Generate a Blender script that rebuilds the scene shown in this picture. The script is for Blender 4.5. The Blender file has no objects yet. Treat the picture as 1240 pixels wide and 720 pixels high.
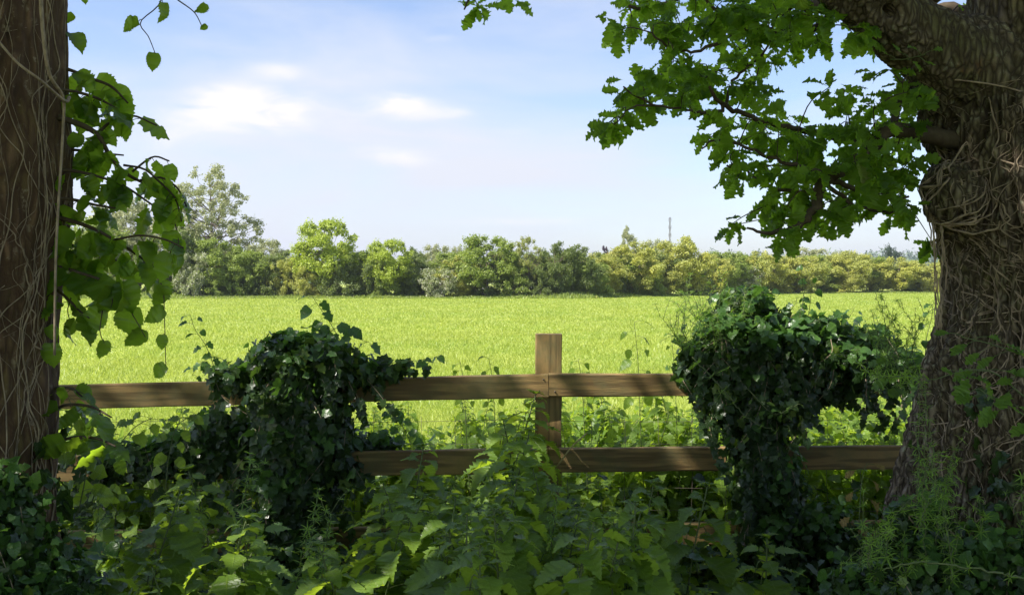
import bpy, math, random
import numpy as np
from mathutils import Vector, noise
from mathutils.bvhtree import BVHTree

random.seed(7)
R = np.random.default_rng(7)
rad = math.radians
SC = bpy.context.scene
COL = SC.collection

# ------------------------------------------------------------------ camera
EYE = 1.5
F_PX = 1205.0
PITCH = math.atan(20.0 / F_PX)
cam_d = bpy.data.cameras.new('camera')
cam = bpy.data.objects.new('camera', cam_d)
COL.objects.link(cam)
cam.location = (0, 0, EYE)
cam.rotation_euler = (rad(90) - PITCH, 0, 0)
cam_d.sensor_width = 36
cam_d.lens = 36 * F_PX / 1240
cam_d.clip_start = 0.05
cam_d.clip_end = 9000
SC.camera = cam

# ------------------------------------------------------------------ light
SUN_AZ = rad(-118)      # measured from +Y (view direction), negative = to the left
SUN_EL = rad(50)
sdir = Vector((math.sin(SUN_AZ) * math.cos(SUN_EL), math.cos(SUN_AZ) * math.cos(SUN_EL), math.sin(SUN_EL)))
sun_d = bpy.data.lights.new('sun', 'SUN')
sun_d.energy = 4.6
sun_d.angle = rad(0.53)
sun_d.color = (1.0, 0.95, 0.86)
sun = bpy.data.objects.new('sun', sun_d)
COL.objects.link(sun)
sun.rotation_euler = (-sdir).to_track_quat('-Z', 'Y').to_euler()
sun.location = (0, 0, 30)

SC.view_settings.view_transform = 'Standard'
SC.view_settings.look = 'None'
SC.view_settings.gamma = 1
SC.view_settings.use_curve_mapping = False
SC.view_settings.exposure = 1.05

world = bpy.data.worlds.new('World')
SC.world = world
world.use_nodes = True
wn, wl = world.node_tree.nodes, world.node_tree.links
wn.clear()


def N(nodes, typ, **kw):
    n = nodes.new(typ)
    for k, v in kw.items():
        if k.startswith('i_'):
            n.inputs[k[2:].replace('_', ' ')].default_value = v
        else:
            setattr(n, k, v)
    return n


def build_world():
    out = N(wn, 'ShaderNodeOutputWorld')
    bg = N(wn, 'ShaderNodeBackground')
    sky = N(wn, 'ShaderNodeTexSky')
    sky.sky_type = 'NISHITA'
    sky.sun_disc = False
    sky.sun_elevation = SUN_EL
    sky.sun_rotation = SUN_AZ
    sky.altitude = 50
    sky.air_density = 1.0
    sky.dust_density = 0.9
    sky.ozone_density = 1.6
    bg.inputs['Strength'].default_value = 0.105
    tc = N(wn, 'ShaderNodeTexCoord')
    # clouds: thin veil of noise plus soft small cumulus puffs at fixed sky directions
    sep = N(wn, 'ShaderNodeSeparateXYZ')
    wl.new(tc.outputs['Generated'], sep.inputs[0])

    def math_(op, a, b=None, c=None, clamp=False):
        m = N(wn, 'ShaderNodeMath', operation=op, use_clamp=clamp)
        for i, v in enumerate((a, b, c)):
            if v is None:
                continue
            if isinstance(v, (int, float)):
                m.inputs[i].default_value = v
            else:
                wl.new(v, m.inputs[i])
        return m.outputs[0]
    ysafe = math_('MAXIMUM', sep.outputs['Y'], 0.05)
    az = math_('DIVIDE', sep.outputs['X'], ysafe)      # tangent of azimuth from +Y
    el = math_('DIVIDE', sep.outputs['Z'], ysafe)
    mp = N(wn, 'ShaderNodeMapping')
    mp.inputs['Scale'].default_value = (2.2, 2.2, 9.0)
    wl.new(tc.outputs['Generated'], mp.inputs[0])
    n1 = N(wn, 'ShaderNodeTexNoise')
    n1.inputs['Scale'].default_value = 1.5
    n1.inputs['Detail'].default_value = 6
    n1.inputs['Roughness'].default_value = 0.55
    n1.inputs['Distortion'].default_value = 0.3
    wl.new(mp.outputs[0], n1.inputs['Vector'])
    veil = N(wn, 'ShaderNodeMapRange')
    veil.inputs['From Min'].default_value = 0.42
    veil.inputs['From Max'].default_value = 0.72
    veil.inputs['To Max'].default_value = 0.8
    wl.new(n1.outputs['Fac'], veil.inputs['Value'])
    # large hazy bank on the left, centred low
    def gauss(cx, cy, sx, sy):
        dx = math_('DIVIDE', math_('SUBTRACT', az, cx), sx)
        dy = math_('DIVIDE', math_('SUBTRACT', el, cy), sy)
        d2 = math_('ADD', math_('MULTIPLY', dx, dx), math_('MULTIPLY', dy, dy))
        return math_('POWER', 2.718, math_('MULTIPLY', d2, -1.0))
    # fine noise deforming the puffs
    mp2 = N(wn, 'ShaderNodeMapping')
    mp2.inputs['Scale'].default_value = (7.0, 7.0, 20.0)
    wl.new(tc.outputs['Generated'], mp2.inputs[0])
    n2 = N(wn, 'ShaderNodeTexNoise')
    n2.inputs['Scale'].default_value = 2.0
    n2.inputs['Detail'].default_value = 8
    n2.inputs['Roughness'].default_value = 0.6
    n2.inputs['Distortion'].default_value = .5
    wl.new(mp2.outputs[0], n2.inputs['Vector'])
    def T(px, py):
        return ((px - 620) / F_PX, (340 - py) / F_PX)
    tot = None
    for (px, py, sx, sy, a) in [(335, 136, 92, 22, 1.15), (275, 122, 48, 20, .85), (300, 140, 70, 18, .6), (492, 130, 46, 15, 1.0), (478, 124, 24, 10, .5), (548, 138, 34, 8, .45),
                                (492, 194, 38, 12, .8), (447, 183, 32, 9, .45), (325, 84, 36, 13, .5), (355, 92, 30, 10, .35), (415, 78, 34, 10, .25), (620, 160, 28, 8, .35),
                                (648, 268, 62, 6, .45), (225, 165, 60, 30, .5), (530, 48, 34, 7, .3), (560, 268, 60, 8, .25)]:
        cx, cy = T(px, py)
        g = math_('MULTIPLY', gauss(cx, cy, sx / F_PX, sy / F_PX), a)
        tot = g if tot is None else math_('ADD', tot, g)
    puff = math_('MULTIPLY', tot, math_('MULTIPLY_ADD', n2.outputs['Fac'], 2.6, -0.45))
    pr = N(wn, 'ShaderNodeMapRange', interpolation_type='SMOOTHSTEP')
    pr.inputs['From Min'].default_value = 0.06
    pr.inputs['From Max'].default_value = 0.95
    wl.new(puff, pr.inputs['Value'])
    puffm = pr.outputs[0]
    bx, by = T(330, 255)
    bank = math_('MULTIPLY', gauss(bx, by, 380 / F_PX, 150 / F_PX), 0.9)
    bank = math_('MULTIPLY', bank, math_('ADD', 0.3, math_('MULTIPLY', n1.outputs['Fac'], 1.35)))
    allc = math_('ADD', math_('MULTIPLY', veil.outputs[0], 0.7), bank, clamp=True)
    # gentle cool tint so the sky keeps its blue towards the top
    tint = N(wn, 'ShaderNodeMix', data_type='RGBA', blend_type='MULTIPLY')
    tint.inputs['Factor'].default_value = 1.0
    wl.new(sky.outputs[0], tint.inputs['A'])
    tint.inputs['B'].default_value = (0.93, 0.915, 1.0, 1)
    m1 = N(wn, 'ShaderNodeMix', data_type='RGBA')
    wl.new(allc, m1.inputs['Factor'])
    wl.new(tint.outputs['Result'], m1.inputs['A'])
    m1.inputs['B'].default_value = (3.95, 4.1, 4.6, 1)
    m2 = N(wn, 'ShaderNodeMix', data_type='RGBA')
    wl.new(puffm, m2.inputs['Factor'])
    wl.new(m1.outputs['Result'], m2.inputs['A'])
    m2.inputs['B'].default_value = (4.9, 4.75, 4.85, 1)
    wl.new(m2.outputs['Result'], bg.inputs['Color'])
    wl.new(bg.outputs[0], out.inputs['Surface'])


build_world()


def at(px, py, Y):
    """world point seen at photo pixel (px, py) at distance Y along +Y"""
    u, v = (px - 620) / F_PX, (360 - py) / F_PX
    d = Vector((u, math.cos(PITCH) + v * math.sin(PITCH), -math.sin(PITCH) + v * math.cos(PITCH)))
    d *= Y / d.y
    return Vector((0, 0, EYE)) + d


def atn(px, py, Y):
    return np.array(at(px, py, Y))


# ------------------------------------------------------------------ materials
def new_mat(name):
    m = bpy.data.materials.new(name)
    m.use_nodes = True
    nt = m.node_tree
    nt.nodes.clear()
    return m, nt.nodes, nt.links


def leaf_mat(name, dark, light, trans, tfac=0.45, rough=0.42, veins=0.0, patch=None, spec=0.5, vein_n=16, large=None, plantvar=0):
    """two sided leaf: reflective + translucent; colour varies per leaf (mesh island)"""
    m, n, l = new_mat(name)
    out = N(n, 'ShaderNodeOutputMaterial')
    geo = N(n, 'ShaderNodeNewGeometry')
    ramp = N(n, 'ShaderNodeMix', data_type='RGBA')
    ramp.inputs['A'].default_value = (*dark, 1)
    ramp.inputs['B'].default_value = (*light, 1)
    l.new(geo.outputs['Random Per Island'], ramp.inputs['Factor'])
    col = ramp.outputs['Result']
    if patch:
        mr = N(n, 'ShaderNodeMapRange')
        mr.inputs['From Min'].default_value = 1 - patch[1]
        mr.inputs['From Max'].default_value = 1 - patch[1] + 0.02
        l.new(geo.outputs['Random Per Island'], mr.inputs['Value'])
        mx = N(n, 'ShaderNodeMix', data_type='RGBA')
        l.new(mr.outputs[0], mx.inputs['Factor'])
        l.new(col, mx.inputs['A'])
        mx.inputs['B'].default_value = (*patch[0], 1)
        col = mx.outputs['Result']
    if large:
        tc = N(n, 'ShaderNodeTexCoord')
        ns = N(n, 'ShaderNodeTexNoise')
        ns.inputs['Scale'].default_value = large[1]
        ns.inputs['Detail'].default_value = 3
        l.new(tc.outputs['Object'], ns.inputs['Vector'])
        mr = N(n, 'ShaderNodeMapRange')
        mr.inputs['From Min'].default_value = 0.42
        mr.inputs['From Max'].default_value = 0.62
        l.new(ns.outputs['Fac'], mr.inputs['Value'])
        mx = N(n, 'ShaderNodeMix', data_type='RGBA')
        l.new(mr.outputs[0], mx.inputs['Factor'])
        l.new(col, mx.inputs['A'])
        mx.inputs['B'].default_value = (*large[0], 1)
        col = mx.outputs['Result']
    if plantvar:
        oi = N(n, 'ShaderNodeObjectInfo')
        pv = N(n, 'ShaderNodeMapRange')
        pv.inputs['From Min'].default_value = 0.0
        pv.inputs['From Max'].default_value = 0.85
        pv.inputs['To Min'].default_value = plantvar
        pv.inputs['To Max'].default_value = 0.0
        l.new(oi.outputs['Random'], pv.inputs['Value'])
        px_ = N(n, 'ShaderNodeMix', data_type='RGBA')
        l.new(pv.outputs[0], px_.inputs['Factor'])
        l.new(col, px_.inputs['A'])
        px_.inputs['B'].default_value = (dark[0] * .45, dark[1] * .5, dark[2] * .8, 1)
        col = px_.outputs['Result']
    bs = N(n, 'ShaderNodeBsdfPrincipled')
    bs.inputs['Roughness'].default_value = rough
    bs.inputs['Specular IOR Level'].default_value = spec
    tr = N(n, 'ShaderNodeBsdfTranslucent')
    # translucent colour follows leaf colour
    tm = N(n, 'ShaderNodeMix', data_type='RGBA', blend_type='MIX')
    tm.inputs['Factor'].default_value = 0.72 if not plantvar else .6
    tm.inputs['B'].default_value = (*trans, 1)
    if veins:
        uv = N(n, 'ShaderNodeUVMap')
        sp = N(n, 'ShaderNodeSeparateXYZ')
        l.new(uv.outputs[0], sp.inputs[0])
        ab = N(n, 'ShaderNodeMath', operation='ABSOLUTE')
        l.new(sp.outputs['Y'], ab.inputs[0])
        mu = N(n, 'ShaderNodeMath', operation='MULTIPLY_ADD')
        l.new(ab.outputs[0], mu.inputs[0])
        mu.inputs[1].default_value = -0.28
        l.new(sp.outputs['X'], mu.inputs[2])
        sc = N(n, 'ShaderNodeMath', operation='MULTIPLY')
        l.new(mu.outputs[0], sc.inputs[0])
        sc.inputs[1].default_value = vein_n * math.pi
        sn = N(n, 'ShaderNodeMath', operation='SINE')
        l.new(sc.outputs[0], sn.inputs[0])
        ab2 = N(n, 'ShaderNodeMath', operation='ABSOLUTE')
        l.new(sn.outputs[0], ab2.inputs[0])
        # side veins: narrow where |sin| ~ 0
        v1 = N(n, 'ShaderNodeMapRange')
        v1.inputs['From Min'].default_value = 0.0
        v1.inputs['From Max'].default_value = 0.3
        v1.inputs['To Min'].default_value = 1.0
        v1.inputs['To Max'].default_value = 0.0
        l.new(ab2.outputs[0], v1.inputs['Value'])
        v2 = N(n, 'ShaderNodeMapRange')
        v2.inputs['From Min'].default_value = 0.0
        v2.inputs['From Max'].default_value = 0.07
        v2.inputs['To Min'].default_value = 1.0
        v2.inputs['To Max'].default_value = 0.0
        l.new(ab.outputs[0], v2.inputs['Value'])
        vm = N(n, 'ShaderNodeMath', operation='MAXIMUM')
        l.new(v1.outputs[0], vm.inputs[0])
        l.new(v2.outputs[0], vm.inputs[1])
        vs = N(n, 'ShaderNodeMath', operation='MULTIPLY')
        vs.inputs[1].default_value = veins
        l.new(vm.outputs[0], vs.inputs[0])
        mx = N(n, 'ShaderNodeMix', data_type='RGBA')
        l.new(vs.outputs[0], mx.inputs['Factor'])
        l.new(col, mx.inputs['A'])
        mx.inputs['B'].default_value = (light[0] * 1.7, light[1] * 1.5, light[2] * 1.8, 1)
        col = mx.outputs['Result']
        bp = N(n, 'ShaderNodeBump')
        bp.inputs['Strength'].default_value = 0.6
        bp.inputs['Distance'].default_value = 0.004
        bp.invert = True
        l.new(vm.outputs[0], bp.inputs['Height'])
        l.new(bp.outputs[0], bs.inputs['Normal'])
    l.new(col, bs.inputs['Base Color'])
    l.new(col, tm.inputs['A'])
    l.new(tm.outputs['Result'], tr.inputs['Color'])
    mixs = N(n, 'ShaderNodeMixShader')
    mixs.inputs[0].default_value = tfac
    l.new(bs.outputs[0], mixs.inputs[1])
    l.new(tr.outputs[0], mixs.inputs[2])
    l.new(mixs.outputs[0], out.inputs['Surface'])
    return m


def rough_mat(name, c1, c2, scale=8, stretch=(1, 1, 1), bump=0.3, bdist=0.01, rough=0.9, c3=None, s3=3.0, lo=0.35, hi=0.65, spec=0.25, w3=(0.55, 0.62)):
    m, n, l = new_mat(name)
    out = N(n, 'ShaderNodeOutputMaterial')
    tc = N(n, 'ShaderNodeTexCoord')
    mp = N(n, 'ShaderNodeMapping')
    mp.inputs['Scale'].default_value = stretch
    l.new(tc.outputs['Object'], mp.inputs[0])
    ns = N(n, 'ShaderNodeTexNoise')
    ns.inputs['Scale'].default_value = scale
    ns.inputs['Detail'].default_value = 8
    ns.inputs['Roughness'].default_value = 0.65
    l.new(mp.outputs[0], ns.inputs['Vector'])
    mr = N(n, 'ShaderNodeMapRange')
    mr.inputs['From Min'].default_value = lo
    mr.inputs['From Max'].default_value = hi
    l.new(ns.outputs['Fac'], mr.inputs['Value'])
    mx = N(n, 'ShaderNodeMix', data_type='RGBA')
    l.new(mr.outputs[0], mx.inputs['Factor'])
    mx.inputs['A'].default_value = (*c1, 1)
    mx.inputs['B'].default_value = (*c2, 1)
    col = mx.outputs['Result']
    if c3:
        n3 = N(n, 'ShaderNodeTexNoise')
        n3.inputs['Scale'].default_value = s3
        n3.inputs['Detail'].default_value = 5
        l.new(tc.outputs['Object'], n3.inputs['Vector'])
        m3 = N(n, 'ShaderNodeMapRange')
        m3.inputs['From Min'].default_value = w3[0]
        m3.inputs['From Max'].default_value = w3[1]
        l.new(n3.outputs['Fac'], m3.inputs['Value'])
        x3 = N(n, 'ShaderNodeMix', data_type='RGBA')
        l.new(m3.outputs[0], x3.inputs['Factor'])
        l.new(col, x3.inputs['A'])
        x3.inputs['B'].default_value = (*c3, 1)
        col = x3.outputs['Result']
    bs = N(n, 'ShaderNodeBsdfPrincipled')
    bs.inputs['Roughness'].default_value = rough
    bs.inputs['Specular IOR Level'].default_value = spec
    l.new(col, bs.inputs['Base Color'])
    bp = N(n, 'ShaderNodeBump')
    bp.inputs['Strength'].default_value = bump
    bp.inputs['Distance'].default_value = bdist
    l.new(ns.outputs['Fac'], bp.inputs['Height'])
    l.new(bp.outputs[0], bs.inputs['Normal'])
    l.new(bs.outputs[0], out.inputs['Surface'])
    return m


def wood_mat(name, axis):
    """sawn fence timber: long grain, growth-ring figure, knots, green-grey weathering"""
    m, n, l = new_mat(name)
    out = N(n, 'ShaderNodeOutputMaterial')
    tc = N(n, 'ShaderNodeTexCoord')
    mp = N(n, 'ShaderNodeMapping')
    s = [1.0, 1.0, 1.0]
    s[axis] = 0.05
    mp.inputs['Scale'].default_value = s
    l.new(tc.outputs['Object'], mp.inputs[0])
    # slow warp
    w = N(n, 'ShaderNodeTexNoise')
    w.inputs['Scale'].default_value = 14.0
    w.inputs['Detail'].default_value = 3
    l.new(mp.outputs[0], w.inputs['Vector'])
    mul = N(n, 'ShaderNodeMath', operation='MULTIPLY')
    mul.inputs[1].default_value = 34
    l.new(w.outputs['Fac'], mul.inputs[0])
    fr = N(n, 'ShaderNodeMath', operation='SINE')
    l.new(mul.outputs[0], fr.inputs[0])
    g = N(n, 'ShaderNodeTexNoise')
    g.inputs['Scale'].default_value = 160
    g.inputs['Detail'].default_value = 6
    g.inputs['Roughness'].default_value = 0.7
    l.new(mp.outputs[0], g.inputs['Vector'])
    c = N(n, 'ShaderNodeMix', data_type='RGBA')
    c.inputs['A'].default_value = (0.32, 0.21, 0.085, 1)
    c.inputs['B'].default_value = (0.13, 0.085, 0.04, 1)
    mr = N(n, 'ShaderNodeMapRange')
    mr.inputs['From Min'].default_value = -0.4
    mr.inputs['From Max'].default_value = 1.3
    l.new(fr.outputs[0], mr.inputs['Value'])
    l.new(mr.outputs[0], c.inputs['Factor'])
    # knots
    vo = N(n, 'ShaderNodeTexVoronoi')
    mpk = N(n, 'ShaderNodeMapping')
    sk = [5.5, 5.5, 5.5]
    sk[axis] = 2.6
    mpk.inputs['Scale'].default_value = sk
    mpk.inputs['Location'].default_value = (0.37, 0.2, 0.65)
    l.new(tc.outputs['Object'], mpk.inputs[0])
    l.new(mpk.outputs[0], vo.inputs['Vector'])
    vo.inputs['Scale'].default_value = 1.0
    kr = N(n, 'ShaderNodeMapRange')
    kr.inputs['From Min'].default_value = 0.08
    kr.inputs['From Max'].default_value = 0.2
    kr.inputs['To Min'].default_value = 0.75
    kr.inputs['To Max'].default_value = 0.0
    l.new(vo.outputs['Distance'], kr.inputs['Value'])
    ck = N(n, 'ShaderNodeMix', data_type='RGBA')
    l.new(kr.outputs[0], ck.inputs['Factor'])
    l.new(c.outputs['Result'], ck.inputs['A'])
    ck.inputs['B'].default_value = (0.035, 0.02, 0.012, 1)
    # algae / weather blotches
    al = N(n, 'ShaderNodeTexNoise')
    al.inputs['Scale'].default_value = 6
    al.inputs['Detail'].default_value = 8
    al.inputs['Roughness'].default_value = 0.7
    l.new(tc.outputs['Object'], al.inputs['Vector'])
    ar = N(n, 'ShaderNodeMapRange')
    ar.inputs['From Min'].default_value = 0.42
    ar.inputs['From Max'].default_value = 0.64
    ar.inputs['To Max'].default_value = 0.7
    l.new(al.outputs['Fac'], ar.inputs['Value'])
    ca = N(n, 'ShaderNodeMix', data_type='RGBA')
    l.new(ar.outputs[0], ca.inputs['Factor'])
    l.new(ck.outputs['Result'], ca.inputs['A'])
    ca.inputs['B'].default_value = (0.16, 0.15, 0.07, 1)
    bs = N(n, 'ShaderNodeBsdfPrincipled')
    bs.inputs['Roughness'].default_value = 0.85
    bs.inputs['Specular IOR Level'].default_value = 0.25
    l.new(ca.outputs['Result'], bs.inputs['Base Color'])
    bp = N(n, 'ShaderNodeBump')
    bp.inputs['Strength'].default_value = 0.5
    bp.inputs['Distance'].default_value = 0.004
    l.new(g.outputs['Fac'], bp.inputs['Height'])
    l.new(bp.outputs[0], bs.inputs['Normal'])
    l.new(bs.outputs[0], out.inputs['Surface'])
    return m


def bark_mat(name, dark, light, lichen, moss, cs=20, crack=1.0):
    m, n, l = new_mat(name)
    out = N(n, 'ShaderNodeOutputMaterial')
    tc = N(n, 'ShaderNodeTexCoord')
    at_ = N(n, 'ShaderNodeAttribute')
    at_.attribute_name = 'ridge'
    mp = N(n, 'ShaderNodeMapping')
    mp.inputs['Scale'].default_value = (1, 1, 0.35)
    l.new(tc.outputs['Object'], mp.inputs[0])
    f = N(n, 'ShaderNodeTexNoise')
    f.inputs['Scale'].default_value = cs * 2.5
    f.inputs['Detail'].default_value = 9
    f.inputs['Roughness'].default_value = 0.7
    l.new(mp.outputs[0], f.inputs['Vector'])
    ad = N(n, 'ShaderNodeMath', operation='MULTIPLY_ADD')
    l.new(f.outputs['Fac'], ad.inputs[0])
    ad.inputs[1].default_value = 0.9
    l.new(at_.outputs['Fac'], ad.inputs[2])
    mr = N(n, 'ShaderNodeMapRange')
    mr.inputs['From Min'].default_value = 0.45
    mr.inputs['From Max'].default_value = 1.25
    l.new(ad.outputs[0], mr.inputs['Value'])
    c = N(n, 'ShaderNodeMix', data_type='RGBA')  # bark hollows painted darker than ridges to deepen the soft diffuse shading
    l.new(mr.outputs[0], c.inputs['Factor'])
    c.inputs['A'].default_value = (*dark, 1)
    c.inputs['B'].default_value = (*light, 1)
    col = c.outputs['Result']
    for (colr, sc, a, b, amt) in ((lichen, 34, 0.56, 0.62, 0.8), (moss, 3.2, 0.45, 0.62, 0.75), ((0.20, 0.075, 0.035), 4.1, 0.63, 0.72, 0.8)):
        t = N(n, 'ShaderNodeTexNoise')
        t.inputs['Scale'].default_value = sc
        t.inputs['Detail'].default_value = 9
        t.inputs['Roughness'].default_value = 0.68
        mpl = N(n, 'ShaderNodeMapping')
        mpl.inputs['Location'].default_value = (sc, sc * 2.1, sc * .7)
        l.new(tc.outputs['Object'], mpl.inputs[0])
        l.new(mpl.outputs[0], t.inputs['Vector'])
        q = N(n, 'ShaderNodeMapRange')
        q.inputs['From Min'].default_value = a
        q.inputs['From Max'].default_value = b
        q.inputs['To Max'].default_value = amt
        l.new(t.outputs['Fac'], q.inputs['Value'])
        x = N(n, 'ShaderNodeMix', data_type='RGBA')
        l.new(q.outputs[0], x.inputs['Factor'])
        l.new(col, x.inputs['A'])
        x.inputs['B'].default_value = (*colr, 1)
        col = x.outputs['Result']
    # fissures between bark plates: stretched, warped cell edges
    wv = N(n, 'ShaderNodeVectorMath', operation='MULTIPLY_ADD')
    wn_ = N(n, 'ShaderNodeTexNoise')
    wn_.inputs['Scale'].default_value = 9
    wn_.inputs['Detail'].default_value = 4
    l.new(tc.outputs['Object'], wn_.inputs['Vector'])
    l.new(wn_.outputs['Color'], wv.inputs[0])
    wv.inputs[1].default_value = (.05, .05, .05)
    l.new(tc.outputs['Object'], wv.inputs[2])
    mc = N(n, 'ShaderNodeMapping')
    mc.inputs['Scale'].default_value = (1, 1, .22)
    l.new(wv.outputs[0], mc.inputs[0])
    vo = N(n, 'ShaderNodeTexVoronoi', feature='DISTANCE_TO_EDGE')
    vo.inputs['Scale'].default_value = cs * 2.9
    l.new(mc.outputs[0], vo.inputs['Vector'])
    cr = N(n, 'ShaderNodeMapRange')
    cr.inputs['From Min'].default_value = 0.0
    cr.inputs['From Max'].default_value = 0.35
    l.new(vo.outputs['Distance'], cr.inputs['Value'])
    cf = N(n, 'ShaderNodeMix', data_type='RGBA')
    l.new(cr.outputs[0], cf.inputs['Factor'])
    cf.inputs['A'].default_value = (*[c_ * 2.2 for c_ in dark], 1)
    l.new(col, cf.inputs['B'])
    bs = N(n, 'ShaderNodeBsdfPrincipled')
    bs.inputs['Roughness'].default_value = 0.9
    bs.inputs['Specular IOR Level'].default_value = 0.25
    l.new(cf.outputs['Result'], bs.inputs['Base Color'])
    hs = N(n, 'ShaderNodeMath', operation='MULTIPLY_ADD')
    l.new(cr.outputs[0], hs.inputs[0])
    hs.inputs[1].default_value = crack * .55
    l.new(f.outputs['Fac'], hs.inputs[2])
    bp = N(n, 'ShaderNodeBump')
    bp.inputs['Strength'].default_value = 1.0
    bp.inputs['Distance'].default_value = 0.014
    l.new(hs.outputs[0], bp.inputs['Height'])
    l.new(bp.outputs[0], bs.inputs['Normal'])
    l.new(bs.outputs[0], out.inputs['Surface'])
    return m


# ------------------------------------------------------------------ geometry store
class Geo:
    def __init__(self):
        self.V, self.F, self.UV, self.M, self.n = [], [], [], [], 0

    def add(self, V, F, UV=None, mat=0):
        V = np.asarray(V, dtype=np.float32).reshape(-1, 3)
        F = np.asarray(F, dtype=np.int64)
        self.V.append(V)
        self.F.append(F + self.n)
        self.UV.append(np.zeros((len(V), 2), np.float32) if UV is None else np.asarray(UV, dtype=np.float32))
        self.M.append(np.full(len(F), mat, np.int32))
        self.n += len(V)

    def mesh(self, name, mats, smooth=True):
        me = bpy.data.meshes.new(name)
        V = np.concatenate(self.V)
        UV = np.concatenate(self.UV)
        nf = sum(len(f) for f in self.F)
        tot = np.concatenate([np.full(len(f), f.shape[1], np.int32) for f in self.F])
        loops = np.concatenate([f.reshape(-1) for f in self.F]).astype(np.int32)
        start = np.concatenate([[0], np.cumsum(tot)[:-1]]).astype(np.int32)
        me.vertices.add(len(V))
        me.vertices.foreach_set('co', V.reshape(-1))
        me.loops.add(len(loops))
        me.loops.foreach_set('vertex_index', loops)
        me.polygons.add(nf)
        me.polygons.foreach_set('loop_start', start)
        me.polygons.foreach_set('loop_total', tot)
        me.polygons.foreach_set('material_index', np.concatenate(self.M))
        me.polygons.foreach_set('use_smooth', np.full(nf, smooth, bool))
        uvl = me.uv_layers.new(name='UVMap')
        uvl.data.foreach_set('uv', UV[loops].reshape(-1))
        for m in mats:
            me.materials.append(m)
        me.update(calc_edges=True)
        return me


def link(name, me, parent=None, loc=None):
    o = bpy.data.objects.new(name, me)
    COL.objects.link(o)
    if parent:
        o.parent = parent
    if loc is not None:
        o.location = loc
    return o


def empty(name, loc=(0, 0, 0), label=None, cat=None, group=None, kind=None):
    o = bpy.data.objects.new(name, None)
    COL.objects.link(o)
    o.location = loc
    o.empty_display_size = 0.1
    tag(o, label, cat, group, kind)
    return o


def tag(o, label=None, cat=None, group=None, kind=None):
    if label:
        o['label'] = label
    if cat:
        o['category'] = cat
    if group:
        o['group'] = group
    if kind:
        o['kind'] = kind
    return o


def copy_thing(root, loc, rz=0, scale=(1, 1, 1), label=None, group=None):
    r = root.copy()
    COL.objects.link(r)
    r.location = loc
    r.rotation_euler = (0, 0, rz)
    r.scale = scale
    if label:
        r['label'] = label
    if group:
        r['group'] = group
    for ch in list(root.children):
        c = ch.copy()
        COL.objects.link(c)
        c.parent = r
    return r


def nz(a):
    a = np.asarray(a, float)
    return a / np.maximum(np.linalg.norm(a, axis=-1, keepdims=True), 1e-9)


# ---- leaf templates: local x along the leaf, y across, z the upper side
def strip_leaf(ts, ws, dx=None, droop=0.2, fold=0.15, twist=0.0, wave=0.0, seed=0):
    rr = np.random.default_rng(seed)
    k = len(ts)
    dx = [0] * k if dx is None else dx
    V, UV = [], []
    for i, (t, w) in enumerate(zip(ts, ws)):
        ang = droop * t
        cx = t if abs(droop) < 1e-4 else math.sin(ang) / droop * 1.0
        cz = 0 if abs(droop) < 1e-4 else -(1 - math.cos(ang)) / droop
        wv = wave * rr.normal()
        for s in (-1, 0, 1):
            V.append((cx + dx[i] * abs(s), s * w, cz + abs(s) * w * fold + s * w * twist * t + abs(s) * wave * rr.normal() * w * 2 + wv * 0.1))
            UV.append((t, s))
    F = []
    for i in range(k - 1):
        a = i * 3
        F += [(a, a + 1, a + 4, a + 3), (a + 1, a + 2, a + 5, a + 4)]
    # uv y = signed relative width
    UV = [(u, s * (1.0)) for (u, s) in UV]
    return np.array(V, float), np.array(F), np.array(UV, float)


def oak_leaf(seed, droop, fold):
    rr = np.random.default_rng(seed)
    n = 30
    lobes = 4.6 + rr.uniform(-.4, .4)
    ts, ws, dx = [], [], []
    for i in range(n + 1):
        t = i / n
        env = .27 * (math.sin(math.pi * min(1, t ** 1.35 * .98 + .01)) ** .75)
        lob = abs(math.sin(math.pi * lobes * t ** .9)) ** .55
        w = max(.012, env * (.42 + .62 * lob) * (1 + .07 * rr.normal()))
        if t < .07:
            w = .014
        if i == n:
            w = .03
        ts.append(t)
        ws.append(w)
        dx.append(.05 * lob * (t < .9))
    return strip_leaf(ts, ws, dx, droop, fold, rr.normal() * .25, .10, seed)


def ovate_leaf(seed, droop, fold, teeth=0, width=.36, heart=False, tip=1.0, n=12):
    rr = np.random.default_rng(seed)
    ts, ws, dx = [], [], []
    for i in range(n + 1):
        t = i / n
        w = width * (math.sin(math.pi * min(1, t ** 0.62)) ** 0.75 if 0 < t < 1 else 0.02)
        if t > .7:
            w *= (1 - (t - .7) / .3) ** (0.35 * tip) if t < 1 else 0
        w = max(w, .012)
        ts.append(t)
        ws.append(w * (1 + (teeth if i % 2 else -teeth) * (1 if 1 < i < n else 0)))
        dx.append((0.03 if (i % 2 and teeth) else 0) + (-.10 if heart and i == 1 else 0) + (-.05 if heart and i == 2 else 0))
    return strip_leaf(ts, ws, dx, droop, fold, rr.normal() * .35, .07, seed)


def nettle_leaf(seed, droop, fold):
    rr = np.random.default_rng(seed)
    n = 22
    ts, ws, dx = [], [], []
    for i in range(n + 1):
        t = i / n
        w = 0.34 * (t / .26) ** .55 if t < .26 else 0.34 * (1 - ((t - .26) / .76) ** 1.25)
        w = max(w, .012)
        tooth = .13 if i % 2 else -.10
        if i in (0, n):
            tooth = 0
        ts.append(t)
        ws.append(w * (1 + tooth))
        dx.append((.028 if i % 2 else -.01) + (-.07 if i in (1, 2) else 0))
    return strip_leaf(ts, ws, dx, droop, fold, rr.normal() * .2, .07, seed)


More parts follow.
